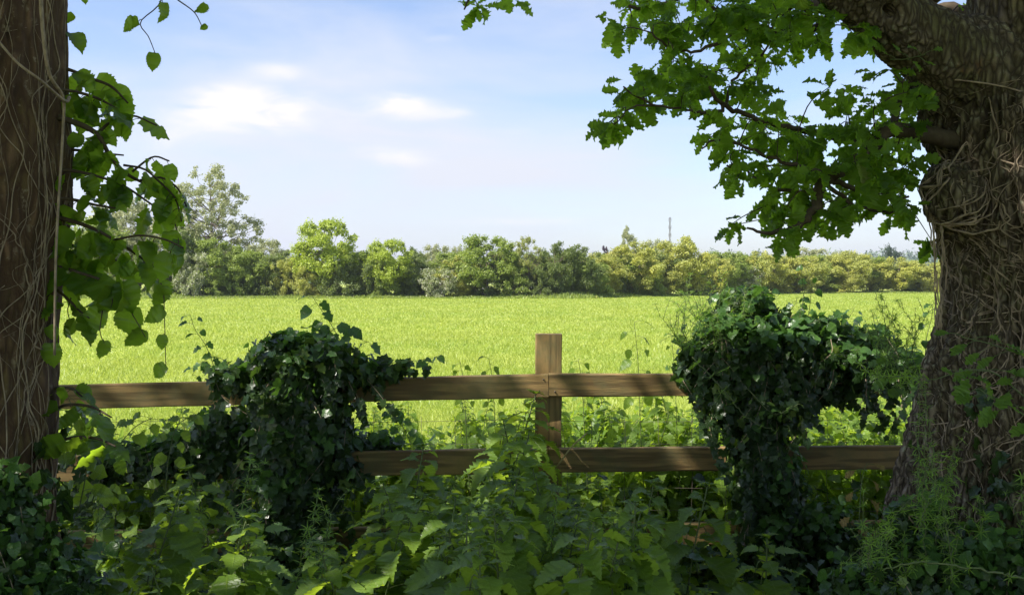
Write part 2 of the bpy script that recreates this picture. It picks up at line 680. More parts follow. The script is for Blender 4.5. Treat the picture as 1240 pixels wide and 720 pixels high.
def ivy_leaf(seed, fold=.12):
    rr = np.random.default_rng(seed)
    # 5 lobed outline from the petiole round to the tip (half), mirrored as strip rows
    ts = [0, .06, .20, .34, .44, .56, .70, .85, 1.0]
    ws = [.03, .22, .38, .30, .50, .30, .22, .12, .015]
    dx = [0, -.14, -.10, -.02, .05, .0, 0, 0, 0]
    ws = [w * (1 + .1 * rr.normal()) for w in ws]
    return strip_leaf(ts, ws, dx, .3 + .3 * rr.random(), fold, rr.normal() * .2, .06, seed)


def blade_leaf(seed, droop=.8, w=.06):
    ts = [0, .25, .55, .8, 1]
    ws = [w * .5, w, w * .9, w * .6, .004]
    return strip_leaf(ts, ws, None, droop, .3, 0, 0, seed)


T_OAK = [oak_leaf(i, d, f) for i, (d, f) in enumerate([(.3, .2), (.8, .3), (-.2, .25), (1.2, .1), (.5, -.1), (.1, .4), (.9, .35)])]
T_OVAL = [ovate_leaf(20 + i, d, f, .045, .36, True, 1.5, 18) for i, (d, f) in enumerate([(.3, .15), (.9, .3), (1.3, .2), (.1, -.05), (.6, .4), (1.6, .35)])]
T_NET = [nettle_leaf(40 + i, d, f) for i, (d, f) in enumerate([(.7, .2), (1.1, .3), (1.5, .25), (.4, .15), (1.0, .45)])]
T_IVY = [ivy_leaf(60 + i, f) for i, f in enumerate([.05, .15, .25, -.05, .2])]
T_ROUND = [ovate_leaf(80 + i, d, f, 0.0, .43, True, .7) for i, (d, f) in enumerate([(.3, .1), (.7, .25), (.1, .3), (1., .1)])]
T_BLADE = [blade_leaf(90 + i, d) for i, d in enumerate([.3, .8, 1.3])]
T_FLAT = [(np.array([(0, 0, 0), (.5, -.34, .06), (1, 0, -.05), (.5, .34, .06)], float), np.array([(0, 1, 2, 3)]), np.zeros((4, 2)))]
T_SIMPLE = [(np.array([(0, 0, 0), (.28, -.24, .02), (.7, -.27, 0), (1, 0, -.08), (.7, .27, 0), (.28, .24, .02)], float),
             np.array([(0, 1, 4, 5), (1, 2, 3, 4)]), np.zeros((6, 2)))]


def place(geo, temps, pos, axis, nrm, size, mat=0, rng=R):
    pos = np.asarray(pos, float).reshape(-1, 3)
    k = len(pos)
    if k == 0:
        return
    x = nz(np.broadcast_to(axis, (k, 3)))
    nrm = np.broadcast_to(nrm, (k, 3))
    y = np.cross(nrm, x)
    bad = np.linalg.norm(y, axis=1) < 1e-3
    if bad.any():
        y[bad] = np.cross(np.array([.3, .8, .5]), x[bad])
    y = nz(y)
    z = np.cross(x, y)
    B = np.stack([x, y, z], axis=1) * np.broadcast_to(size, (k,))[:, None, None]
    ch = rng.integers(0, len(temps), k)
    for i, (V, F, UV) in enumerate(temps):
        s = np.where(ch == i)[0]
        if len(s) == 0:
            continue
        W = np.einsum('vj,kjc->kvc', V, B[s]) + pos[s][:, None, :]
        FF = F[None] + (np.arange(len(s)) * len(V))[:, None, None]
        geo.add(W.reshape(-1, 3), FF.reshape(-1, F.shape[1]), np.tile(UV, (len(s), 1)), mat)


def tube(geo, pts, radii, sides=6, mat=0, cap=True):
    P = np.asarray(pts, float)
    k = len(P)
    radii = np.broadcast_to(radii, (k,)).astype(float)
    T = np.gradient(P, axis=0)
    T = nz(T)
    ref = np.array([0.13, 0.97, 0.21]) if abs(T[0][1]) < .9 else np.array([1., 0, .1])
    U = nz(np.cross(np.cross(T, ref), T) + 1e-9)
    Wv = np.cross(T, U)
    a = np.linspace(0, 2 * math.pi, sides, endpoint=False)
    ring = U[:, None] * np.cos(a)[None, :, None] + Wv[:, None] * np.sin(a)[None, :, None]
    V = P[:, None] + ring * radii[:, None, None]
    V = V.reshape(-1, 3)
    F = []
    for i in range(k - 1):
        for j in range(sides):
            j2 = (j + 1) % sides
            F.append((i * sides + j, i * sides + j2, (i + 1) * sides + j2, (i + 1) * sides + j))
    UV = np.zeros((len(V), 2))
    geo.add(V, np.array(F), UV, mat)
    if cap:
        for e, flip in ((0, True), (k - 1, False)):
            c = list(range(e * sides, e * sides + sides))
            if flip:
                c = c[::-1]
            geo.V.append(np.zeros((0, 3), np.float32))
            geo.F.append(np.array([c]) + (geo.n - len(V)))
            geo.UV.append(np.zeros((0, 2), np.float32))
            geo.M.append(np.array([mat], np.int32))


def smooth_path(pts, n):
    """Catmull-Rom through points (any dimension)"""
    P = np.asarray(pts, float)
    if len(P) == 2:
        t = np.linspace(0, 1, n)[:, None]
        return P[0] * (1 - t) + P[1] * t
    Q = np.vstack([2 * P[0] - P[1], P, 2 * P[-1] - P[-2]])
    u = np.linspace(0, len(P) - 1 - 1e-6, n)
    i = u.astype(int)
    f = (u - i)[:, None]
    p0, p1, p2, p3 = Q[i], Q[i + 1], Q[i + 2], Q[i + 3]
    return .5 * ((2 * p1) + (-p0 + p2) * f + (2 * p0 - 5 * p1 + 4 * p2 - p3) * f * f + (-p0 + 3 * p1 - 3 * p2 + p3) * f ** 3)


def rdir(k, rng=R):
    return nz(rng.normal(size=(k, 3)))


# ------------------------------------------------------------------ material set
M_OAK = leaf_mat('oak_leaf', (.065, .125, .013), (.11, .19, .02), (.48, .78, .035), .62, .40, .4, patch=((.16, .11, .03), .015))
M_HAZEL = leaf_mat('broad_leaf', (.045, .095, .014), (.085, .155, .02), (.46, .70, .03), .58, .27, .35, spec=.6)
M_NET = leaf_mat('nettle_leaf', (.11, .20, .022), (.20, .31, .038), (.66, .88, .045), .48, .42, .5, vein_n=9, spec=.5, plantvar=.7)
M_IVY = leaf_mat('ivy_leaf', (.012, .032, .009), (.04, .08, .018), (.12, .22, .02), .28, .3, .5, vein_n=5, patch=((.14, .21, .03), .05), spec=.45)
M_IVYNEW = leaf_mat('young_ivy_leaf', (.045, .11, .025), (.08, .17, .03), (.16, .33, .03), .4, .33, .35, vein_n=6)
M_CLEAV = leaf_mat('cleavers_leaf', (.11, .20, .03), (.19, .31, .05), (.50, .78, .07), .5, .5)
M_CROP = leaf_mat('crop_blade', (.24, .31, .05), (.38, .44, .085), (.58, .66, .09), .45, .42, large=((.25, .345, .055), .3), spec=.35)
M_GRASSW = leaf_mat('wild_grass', (.15, .25, .04), (.24, .33, .06), (.42, .60, .07), .4, .5, patch=((.30, .26, .11), .12))
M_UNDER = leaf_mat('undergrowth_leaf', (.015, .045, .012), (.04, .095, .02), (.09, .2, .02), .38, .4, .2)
M_STEM = rough_mat('green_stem', (.09, .14, .045), (.14, .16, .07), 30, bump=.1, rough=.6)
M_TWIG = rough_mat('twig_bark', (.05, .035, .022), (.09, .07, .045), 40, bump=.3, bdist=.002)
M_VINE = rough_mat('ivy_stem_bark', (.16, .12, .085), (.40, .31, .22), 45, stretch=(1, 1, .5), bump=.5, bdist=.003, rough=.8)
M_BARK_O = bark_mat('oak_bark', (.022, .016, .010), (.31, .245, .175), (.38, .38, .27), (.13, .13, .045))
M_BARK_L = bark_mat('left_bark', (.035, .02, .012), (.20, .12, .07), (.33, .27, .19), (.13, .10, .035), 14, .5)
M_BARK_F = rough_mat('far_bark', (.12, .10, .075), (.20, .17, .13), 6, bump=.4, bdist=.05)
M_RAIL = wood_mat('rail_timber', 0)
M_POST = wood_mat('post_timber', 2)
M_WIRE = rough_mat('galvanised_wire', (.09, .085, .08), (.14, .11, .08), 60, bump=.1, rough=.5)
M_SOIL = rough_mat('leaf_litter_soil', (.035, .022, .013), (.09, .062, .035), 14, bump=.8, bdist=.03)
M_FIELD = rough_mat('crop_ground', (.25, .31, .055), (.34, .385, .08), 3.0, bump=.9, bdist=.06, c3=(.34, .39, .07), s3=.12, w3=(.45, .6))

# ------------------------------------------------------------------ ground
g = Geo()
S = 4000
xs = np.array([-S, -600, -200, -60, 60, 200, 600, S], float)
ys = np.array([-300, -20, 0, 5, 20, 60, 116, 200, 400, 900, S], float)
V = [(x, y, 0) for y in ys for x in xs]
nx = len(xs)
F = [(j * nx + i, j * nx + i + 1, (j + 1) * nx + i + 1, (j + 1) * nx + i) for j in range(len(ys) - 1) for i in range(nx - 1)]
g.add(V, F)
tag(link('ground', g.mesh('ground', [M_FIELD])), kind='structure')

# rough soil of the shaded bank at the foot of the fence
g = Geo()
nxs, nys = 70, 46
X = np.linspace(-8, 8, nxs)
Yv = np.linspace(-4.5, 5.05, nys)
V = []
for y in Yv:
    for x in X:
        edge = min(1, (5.05 - y) / .4, (y + 4.5) / .4, (8 - abs(x)) / .4)
        z = .004 + max(0, edge) * (.03 + .05 * (noise.noise((x * 1.7, y * 1.7, 3)) + .5))
        V.append((x, y, max(z, .004)))
F = [(j * nxs + i, j * nxs + i + 1, (j + 1) * nxs + i + 1, (j + 1) * nxs + i) for j in range(nys - 1) for i in range(nxs - 1)]
g.add(V, F)
tag(link('soil_bank', g.mesh('soil_bank', [M_SOIL])), kind='structure')

# low hill far behind the hedges
M_HILL = rough_mat('hill_pasture', (.20, .27, .07), (.33, .34, .12), .01, bump=0, c3=(.08, .13, .04), s3=.006, w3=(.5, .54))
g = Geo()
V = []
hx = np.linspace(-1400, 1400, 60)
hy = np.linspace(420, 1700, 14)
for y in hy:
    for x in hx:
        t = (y - 420) / 1280
        z = 29 * math.sin(min(1, t * 1.6) * math.pi / 2) * (.8 + .35 * noise.noise((x * .003, y * .002, 1))) * (.75 + .25 * math.tanh((x + 100) / 300)) - .5 * (t == 0)
        V.append((x, y, z))
F = [(j * 60 + i, j * 60 + i + 1, (j + 1) * 60 + i + 1, (j + 1) * 60 + i) for j in range(13) for i in range(59)]
g.add(V, F)
tag(link('hill', g.mesh('hill', [M_HILL])), kind='structure')

# distance of the far field edge: the hedge runs obliquely, farther away at the right
def edge_y(px):
    return np.interp(px, [100, 700, 1000, 1300], [84.0, 84.0, 119.0, 122.0])


# ------------------------------------------------------------------ crop blades
def tri_blades(geo, P, h, w, lean, rng=R, mat=0):
    k = len(P)
    a = rng.uniform(0, 2 * math.pi, k)
    side = np.stack([np.cos(a), np.sin(a), np.zeros(k)], 1) * (w / 2)[:, None]
    b = rng.uniform(0, 2 * math.pi, k)
    top = np.stack([np.cos(b) * lean * h, np.sin(b) * lean * h, h * np.sqrt(np.maximum(.1, 1 - lean ** 2))], 1)
    V = np.stack([P - side, P + side, P + top], 1).reshape(-1, 3)
    F = np.arange(3 * k).reshape(-1, 3)
    geo.add(V, F, None, mat)


g = Geo()
k = 720000
d = np.exp(R.uniform(math.log(5.3), math.log(122), k))
x = R.uniform(-.72, .72, k) * d
ok = d < edge_y(620 + F_PX * x / d)
d, x = d[ok], x[ok]
k = len(d)
z = np.zeros(k)
# drilled rows blurred by growth
nv = np.array([noise.noise((xx * .9, yy * .35, 0)) for xx, yy in zip(x[::1], d[::1])])
h = (.085 + .045 * nv) * R.uniform(.5, 1.3, k)
w = np.maximum(.007, .0009 * d) * R.uniform(.7, 1.4, k)
tri_blades(g, np.stack([x, d, z], 1), h, w, R.uniform(.3, .93, k))
tag(link('crop_grass', g.mesh('crop_grass', [M_CROP], False)), 'bright green cereal crop covering the sunlit field', 'crop', kind='stuff')

# rough verge in front of the far hedge
g = Geo()
k = 110000
pxv = R.uniform(-200, 1450, k)
u = R.uniform(0, 1, k)
y = edge_y(pxv) + u * 6
x = (pxv - 620) / F_PX * y
tri_blades(g, np.stack([x, y, np.zeros(k)], 1), np.clip(.3 + u, .3, 1) * np.interp(pxv, [700, 850], [1, .4]) * R.uniform(.25, .85, k) * (.8 + .5 * np.sin(x * .23) * np.sin(x * .071 + 1)), R.uniform(.15, .3, k), R.uniform(.3, .9, k))
M_VERGE = leaf_mat('verge_blade', (.20, .28, .05), (.32, .38, .08), (.46, .58, .08), .4, .5, patch=((.32, .30, .12), .1))
tag(link('verge_grass', g.mesh('verge_grass', [M_VERGE], False)), 'strip of rough uncut grass at the foot of the far hedge', 'grass', kind='stuff')


# ------------------------------------------------------------------ far trees
def far_tree(name, h, w, trunk_h, nclump, leaves, leaf, mat, seed, shape='round', gap=.0, clump_r=.16, limb_r=.16, lean=0.0, multi=1):
    """distant tree: tapered trunk and limbs, crown of leaf-sized faces gathered in clumps. Unit: metres"""
    rr = np.random.default_rng(seed)
    root = empty(name)
    wood, crown = Geo(), Geo()
    nclump = int(nclump * 1.9)
    clump_r *= .78
    cz0 = trunk_h * .9
    C = []
    while len(C) < nclump:
        p = rr.uniform(-1, 1, 3)
        r = np.linalg.norm(p)
        if r > 1 or r < (.45 if rr.random() < .8 else 0):
            continue
        q = np.array([p[0] * w / 2, p[1] * w / 2, cz0 + (p[2] * .5 + .5) * (h - cz0)])
        t = (q[2] - cz0) / (h - cz0)
        if shape == 'cone':
            q[:2] *= 1.15 * (1 - t) + .12
        elif shape == 'hedge':
            q[:2] *= 1.0 if t < .6 else 1 - (t - .6)
            q[2] = rr.uniform(.05, 1) * h
        elif shape == 'vase':
            q[:2] *= .45 + .75 * t
        elif shape == 'spread':
            q[2] += .25 * (h - cz0) * (-abs(p[0]) + .3)
        q[0] += lean * t * h
        C.append(q)
    C = np.array(C)
    cr = clump_r * w * rr.uniform(.55, 1.25, nclump)
    zmax = (C[:, 2] + cr * .8).max()
    # trunks and limbs
    for m in range(multi):
        off = np.array([rr.normal() * .15 * w * (multi > 1), rr.normal() * .05 * w, 0])
        top = np.array([lean * h * .8 + off[0] * 1.6, off[1], h * .86])
        path = smooth_path([off * .4, off + [lean * h * .15, 0, trunk_h * .6], off + [lean * h * .4 + .04 * w * rr.normal(), 0, h * .5], top], 12)
        rads = np.linspace(limb_r, limb_r * .15, 12)
        rads[0] *= 1.35
        tube(wood, path, rads, 7)
        idx = rr.permutation(nclump)[:max(6, int(nclump * .55 / multi))]
        for i in idx:
            c = C[i]
            zs = max(trunk_h * .5, c[2] - rr.uniform(.25, .6) * np.hypot(*(c[:2] - path[6][:2])) - .3)
            j = int(np.argmin(abs(path[:, 2] - zs)))
            s = path[j]
            mid = (s + c) / 2 + np.array([0, 0, -.03 * h]) + rr.normal(size=3) * .03 * w
            tube(wood, smooth_path([s, mid, c], 6), np.linspace(rads[j] * .55, .02, 6), 5, cap=False)
    leaves = int(leaves * 1.7)
    leaf *= .98
    leaves = int(leaves * 1.15)
    per = (leaves * cr ** 2 / (cr ** 2).sum()).astype(int)
    for c, r_, k in zip(C, cr, per):
        dd = rdir(k, rr)
        rad_ = r_ * rr.uniform(.25, 1.0, k) ** .45
        # ragged clump: small sub-lobes push leaves outward
        lob = rdir(5, rr)
        amp = np.max(np.clip(dd @ lob.T, 0, 1) ** 6, axis=1)
        rad_ *= .5 + .95 * amp
        pos = c + dd * rad_[:, None] * np.array([1, 1, .72])
        ax = nz(rdir(k, rr) + dd * .4 + np.array([0, 0, -.25]))
        nr = nz(dd * .7 + rdir(k, rr) * .7 + np.array([0, 0, .5]))
        place(crown, T_FLAT, pos, ax, nr, leaf * rr.uniform(.6, 1.25, k), 0, rr)
    link('trunk', wood.mesh('trunk', [M_BARK_F]), root)
    link('crown', crown.mesh('crown', [mat], False), root)
    return root, zmax


def fm(name, dark, light, trans, tf=.35, **kw):
    return leaf_mat(name, dark, light, trans, tf, .5, **kw)


MF_BRIGHT = fm('far_leaf_bright', (.27, .34, .035), (.38, .45, .055), (.55, .68, .05))
MF_GREEN = fm('far_leaf_green', (.17, .23, .04), (.28, .34, .065), (.42, .55, .06))
MF_DARK = fm('far_leaf_dark', (.11, .15, .035), (.18, .22, .055), (.28, .38, .05), .33)
MF_GREY = fm('far_leaf_grey', (.28, .30, .14), (.42, .42, .22), (.42, .48, .2))
MF_OLIVE = fm('far_leaf_olive', (.32, .34, .06), (.48, .46, .09), (.58, .62, .08), large=((.36, .38, .10), .5))
MF_BLOSSOM = fm('far_leaf_blossom', (.20, .25, .07), (.36, .40, .18), (.4, .46, .15), patch=((.62, .60, .48), .35))
MF_PINE = fm('far_leaf_pine', (.03, .055, .035), (.05, .08, .045), (.05, .08, .04), .15)
MF_PURPLE = fm('far_leaf_purple', (.05, .035, .06), (.08, .05, .08), (.08, .05, .08), .2)
MF_GOLD = fm('far_leaf_gold', (.45, .36, .10), (.62, .50, .16), (.55, .5, .12))
MF_TWIGGY = fm('far_leaf_thin', (.25, .29, .07), (.38, .40, .12), (.46, .54, .09), patch=((.34, .24, .14), .15))

PROTO = {}


def proto(key, *a, **k):
    PROTO[key] = far_tree(*a, **k)


proto('round', 'broadleaf_tree', 9, 8, 1.8, 46, 13000, .27, MF_BRIGHT, 101)
proto('green', 'broadleaf_tree', 8, 7, 1.3, 38, 11000, .25, MF_GREEN, 102)
proto('dark', 'broadleaf_tree', 8, 7.5, .8, 38, 11000, .25, MF_DARK, 103)
proto('grey', 'willow_tree', 9, 9, 1.8, 60, 9000, .27, MF_GREY, 104, clump_r=.11)
proto('olive', 'hedgerow_tree', 7, 8, .8, 50, 13000, .25, MF_OLIVE, 105, clump_r=.14)
proto('bush', 'hedgerow_shrub', 4, 6, .2, 30, 9000, .20, MF_GREEN, 106, shape='hedge', multi=3, limb_r=.07)
proto('bushdark', 'hedgerow_shrub', 4, 6, .2, 30, 9000, .20, MF_DARK, 107, shape='hedge', multi=3, limb_r=.07)
proto('bushpale', 'hawthorn_shrub', 4, 6, .2, 30, 9000, .20, MF_BLOSSOM, 108, shape='hedge', multi=3, limb_r=.07)
proto('busholive', 'hedgerow_shrub', 5, 7, .2, 36, 11000, .21, MF_OLIVE, 109, shape='hedge', multi=3, limb_r=.07)
proto('thin', 'ash_tree', 9, 6, 2.2, 34, 4200, .22, MF_TWIGGY, 110, clump_r=.13, multi=2)
proto('bigwillow', 'tall_willow_tree', 17, 15, 3.5, 130, 14500, .28, MF_GREY, 111, clump_r=.066, shape='spread', limb_r=.36, lean=.06)
proto('pine', 'pine_tree', 9, 9, 2.2, 30, 9000, .25, MF_PINE, 112, clump_r=.18)
proto('poplar', 'poplar_tree', 11, 6, 1.5, 30, 5200, .28, MF_GREY, 113, shape='vase', clump_r=.15)
proto('purple', 'copper_beech_tree', 9, 4.5, 1.5, 22, 4000, .28, MF_PURPLE, 114, shape='round')
proto('gold', 'golden_shrub', 5, 4, .6, 20, 4000, .25, MF_GOLD, 115, clump_r=.2)
USED = set()


def far(key, px, top, wpx, Y, label, group=None, depth=1.0, base=None):
    root, zmax = PROTO[key]
    Y = Y * float(edge_y(px)) / 114.5 if Y < 160 else Y
    src_w = {'round': 8, 'green': 7, 'dark': 7.5, 'grey': 9, 'olive': 8, 'bush': 6, 'bushdark': 6, 'bushpale': 6, 'busholive': 7, 'thin': 6,
             'bigwillow': 16, 'pine': 9, 'poplar': 6, 'purple': 4.5, 'gold': 4}[key]
    p = at(px, top, Y)
    z0 = base or 0
    sz = (p.z - z0) / zmax
    sx = wpx / F_PX * Y / (src_w * 1.12) * (1.22 if key in ('round', 'green', 'dark', 'olive') and wpx < 80 else 1.0)
    loc = (p.x, Y, z0)
    rz = random.uniform(0, 6.28) if key != 'bigwillow' else 0.0
    if key not in USED:
        USED.add(key)
        o = root
        o.location = loc
        o.rotation_euler = (0, 0, rz)
        o.scale = (sx, sx * depth, sz)
        o['label'] = label
        if group:
            o['group'] = group
    else:
        o = copy_thing(root, loc, rz, (sx, sx * depth, sz), label, group)
        if not group and 'group' in o:
            del o['group']
    o['category'] = {'bush': 'shrub', 'bushdark': 'shrub', 'bushpale': 'shrub', 'busholive': 'shrub', 'gold': 'shrub'}.get(key, 'tree')
    return o


# (prototype, centre px, top px, width px, distance, label)
FT = [
    ('bigwillow', 246, 196, 150, 128, 'tallest far tree, airy grey green willow with branching limbs left of the field'),
    ('grey', 150, 235, 110, 132, 'pale grey green tree half hidden behind the hanging leaves at left'),
    ('green', 110, 262, 90, 124, 'mid green tree seen through the hanging leaves beside the left trunk'),
    ('green', 30, 262, 90, 124, 'mid green tree at the far left end of the hedge behind the left trunk'),
    ('dark', 205, 268, 70, 122, 'dark green tree at the foot of the tall willow'),
    ('green', 262, 288, 66, 121, 'bushy green tree just right of the tall willow trunk'),
    ('grey', 322, 287, 70, 150, 'pale willow behind the hedge between tall willow and bright round tree'),
    ('round', 393, 263, 88, 120, 'bright yellow green round tree, largest round crown in the hedge'),
    ('grey', 452, 300, 60, 150, 'pale tree peeping over the hedge right of the bright round tree'),
    ('round', 470, 288, 56, 119, 'bright green loose tree right of the largest round crown'),
    ('dark', 501, 297, 32, 140, 'small dark round crown rising behind the hedge left of centre'),
    ('grey', 527, 294, 56, 150, 'grey green willow left of the centre tree'),
    ('grey', 556, 296, 40, 146, 'thin grey green tree touching the left side of the centre tree'),
    ('green', 588, 283, 68, 119, 'rounded fresh green tree directly above the middle of the far field edge'),
    ('thin', 640, 285, 38, 119, 'sparse twiggy ash with bare looking trunks right of the centre tree'),
    ('thin', 612, 292, 30, 121, 'narrow thin ash close behind the centre tree'),
    ('dark', 672, 290, 46, 119, 'dark green tree right of the sparse ash'),
    ('dark', 708, 294, 44, 119, 'second dark green tree right of the sparse ash'),
    ('purple', 735, 297, 14, 160, 'small dark purple tree top showing above the hedge'),
    ('gold', 741, 300, 16, 124, 'golden yellow shrub showing between dark tree and olive trees'),
    ('poplar', 760, 273, 24, 180, 'slender grey poplar rising behind the hedge left of the mast'),
    ('olive', 768, 290, 70, 119, 'olive green tree below the grey poplar'),
    ('grey', 795, 288, 60, 140, 'pale crown just left of the mast behind the olive trees'),
    ('olive', 826, 284, 84, 118, 'broad olive tree right of the mast, top of the hedge there'),
    ('green', 880, 303, 50, 122, 'green tree at the right shoulder of the broad olive tree'),
    ('olive', 920, 302, 60, 119, 'yellow olive tree under the hanging oak leaf tip'),
    ('grey', 975, 298, 80, 150, 'pale grey crowns behind the hedge under the oak branch'),
    ('olive', 962, 305, 66, 119, 'pinkish olive tree under the middle of the oak branch'),
    ('grey', 1022, 302, 60, 150, 'pale grey crown left of the lone pine'),
    ('olive', 1030, 302, 62, 119, 'yellow olive tree left of the lone pine'),
    ('pine', 1078, 294, 30, 190, 'lone dark pine standing above the hedge near the oak trunk'),
    ('olive', 1085, 310, 70, 120, 'low yellow olive tree in front of the lone pine'),
    ('olive', 1150, 312, 80, 120, 'low olive tree at the right end of the hedge beside the oak trunk'),
    ('green', 1215, 300, 90, 122, 'green tree of the hedge hidden behind the oak trunk'),
]
for t in FT:
    far(*t)
FILL = [(440, 303), (490, 306), (545, 304), (560, 308), (628, 304), (655, 303), (690, 304), (725, 304), (745, 306), (795, 302), (860, 306), (900, 308), (940, 308), (990, 308), (1010, 306), (1050, 310), (1110, 314), (340, 303), (300, 302), (280, 306)]
for i, (px, top) in enumerate(FILL):
    far(('green', 'dark', 'green', 'olive')[i % 4] if px < 850 else ('olive', 'green')[i % 2], px, top, 58, 121.5 + (i % 3), 'low tree merging into the hedge back %s' % (
        'below the tall willow' if px < 350 else 'on either side of the centre tree' if px < 640 else 'among the dark trees right of centre' if px < 800 else 'along its yellow green end'))
# hedge shrubs, every one its own thing
SH = [(20, 320, 'bush'), (75, 318, 'bushdark'), (125, 322, 'bush'), (165, 315, 'bushdark'), (198, 318, 'bush'), (232, 300, 'bushpale'), (262, 322, 'bush'),
      (292, 306, 'bush'), (322, 316, 'bushdark'), (345, 310, 'busholive'), (372, 318, 'busholive'), (408, 318, 'bushdark'), (440, 315, 'bushdark'),
      (465, 312, 'bush'), (498, 318, 'bushdark'), (530, 322, 'bushpale'), (560, 326, 'busholive'), (590, 324, 'bushdark'), (622, 322, 'bush'), (655, 326, 'bushdark'),
      (688, 320, 'bushdark'), (720, 318, 'bush'), (752, 320, 'bushdark'), (785, 316, 'bush'), (815, 312, 'busholive'), (845, 322, 'bushdark'), (878, 318, 'bush'),
      (908, 320, 'bushpale'), (940, 315, 'busholive'), (972, 318, 'busholive'), (1003, 322, 'bush'), (1034, 318, 'busholive'), (1066, 322, 'busholive'), (1098, 322, 'bush'),
      (1130, 322, 'busholive'), (1165, 322, 'bush'), (1200, 320, 'bushdark'), (1235, 322, 'bush')]
DESC = {'bush': 'mid green hedge shrub', 'bushdark': 'dark green hedge shrub', 'bushpale': 'pale blossoming hawthorn in the far hedge', 'busholive': 'yellow olive hedge shrub'}
LAND = [(100, 'behind the left trunk'), (200, 'behind the hanging leaves'), (275, 'below the tall willow'), (350, 'between the tall willow and bright round tree'),
        (420, 'below the bright round tree'), (510, 'between bright round tree and centre tree'), (610, 'below the centre tree'), (735, 'below the dark trees right of centre'),
        (790, 'below the grey poplar'), (850, 'below the mast'), (905, 'above the right ivy mound'), (1000, 'below the low oak branch'), (1060, 'left of the lone pine'),
        (1110, 'right below the lone pine'), (1300, 'by the oak trunk')]
seen = {}
for px, top, key in SH:
    place_ = next(b for a, b in LAND if px <= a)
    lab = DESC[key] + ' ' + place_
    seen[lab] = seen.get(lab, 0) + 1
    far(key, px, top + random.uniform(-2, 2), random.uniform(44, 54), random.uniform(117.5, 121), lab, 'shrubs of the far hedge')
for key, (root, _) in PROTO.items():
    root['group'] = root.get('group', 'trees of the far hedge') if key.startswith('bush') else 'trees beyond the field'
for o in COL.objects:
    if o.get('category') == 'tree':
        o['group'] = 'trees beyond the field'

# far wood as one mass on the hill
g = Geo()
for i in range(240):
    px_x = R.uniform(-520, 520)
    y = R.uniform(430, 900)
    zz = 0
    t = (y - 420) / 1280
    zz = 29 * math.sin(min(1, t * 1.6) * math.pi / 2) * .75
    w_ = R.uniform(8, 15)
    k = 130
    dd = rdir(k)
    dd[:, 2] = abs(dd[:, 2])
    pos = np.array([px_x, y, zz]) + dd * np.array([w_ * .6, w_ * .6, w_ * .85]) * R.uniform(.6, 1.05, k)[:, None]
    place(g, T_FLAT, pos, rdir(k), nz(dd + rdir(k) * .5), R.uniform(1.5, 3.2, k))
MF_FARWOOD = fm('far_wood_leaf', (.12, .17, .11), (.18, .23, .14), (.16, .22, .12), .2)
tag(link('distant_wood', g.mesh('distant_wood', [MF_FARWOOD], False)), 'hazy wood on the low hill beyond the hedges', 'wood', kind='stuff')


# houses glimpsed through the hedge
def box(geo, x0, x1, y0, y1, z0, z1, mat=0):
    V = [(x, y, z) for z in (z0, z1) for y in (y0, y1) for x in (x0, x1)]
    F = [(0, 2, 3, 1), (4, 5, 7, 6), (0, 1, 5, 4), (2, 6, 7, 3), (0, 4, 6, 2), (1, 3, 7, 5)]
    geo.add(V, F, None, mat)


M_RENDER = rough_mat('white_render', (.68, .66, .62), (.78, .76, .72), 2, bump=.05)
M_TILE = rough_mat('brown_tile', (.20, .12, .09), (.28, .17, .13), 3, bump=.3)
M_GLASS = rough_mat('window_glass', (.03, .04, .05), (.05, .06, .07), 2, bump=0, rough=.1, spec=.6)


def house(px, Y, w_, hgt, label, roof=M_TILE):
    Y = Y * .85
    p = at(px, 340, Y)
    root = empty('house', (p.x, Y, 0), label, 'house', 'houses behind the far hedge')
    g_ = Geo()
    box(g_, -w_ / 2, w_ / 2, 0, 7, 0, hgt)
    g_.add([(-w_ / 2, 0, hgt), (-w_ / 2, 7, hgt), (-w_ / 2, 3.5, hgt + 2.3), (w_ / 2, 0, hgt), (w_ / 2, 7, hgt), (w_ / 2, 3.5, hgt + 2.3)], [(0, 2, 1), (3, 4, 5)])
    link('wall', g_.mesh('wall', [M_RENDER], False), root)
    g_ = Geo()
    e = .35
    for s in (0, 1):
        ya, yb = (-e, 3.5) if s == 0 else (3.5, 7 + e)
        za, zb = (hgt - .2, hgt + 2.4) if s == 0 else (hgt + 2.4, hgt - .2)
        V = [(-w_ / 2 - e, ya, za), (w_ / 2 + e, ya, za), (w_ / 2 + e, yb, zb), (-w_ / 2 - e, yb, zb)]
        V2 = [(a, b, c + .15) for a, b, c in V]
        g_.add(V + V2, [(0, 3, 2, 1), (4, 5, 6, 7), (0, 1, 5, 4), (1, 2, 6, 5), (2, 3, 7, 6), (3, 0, 4, 7)])
    rf = link('roof', g_.mesh('roof', [roof], False), root)
    g_ = Geo()
    box(g_, w_ * .25, w_ * .25 + .8, 3.2, 3.9, hgt + 1.8, hgt + 3.3)
    link('chimney', g_.mesh('chimney', [M_TILE], False), rf)
    for i in range(3):
        g_ = Geo()
        cx = (-.32 + .32 * i) * w_
        box(g_, cx - .6, cx + .6, -.03, -.004, 1.0, 2.2)
        link('window', g_.mesh('window', [M_GLASS], False), root)
    return root


house(650, 205, 8, 2.4, 'low white house with brown roof barely showing behind the sparse ash')
house(567, 212, 7, 2.3, 'white gabled house barely glimpsed left of the centre tree')


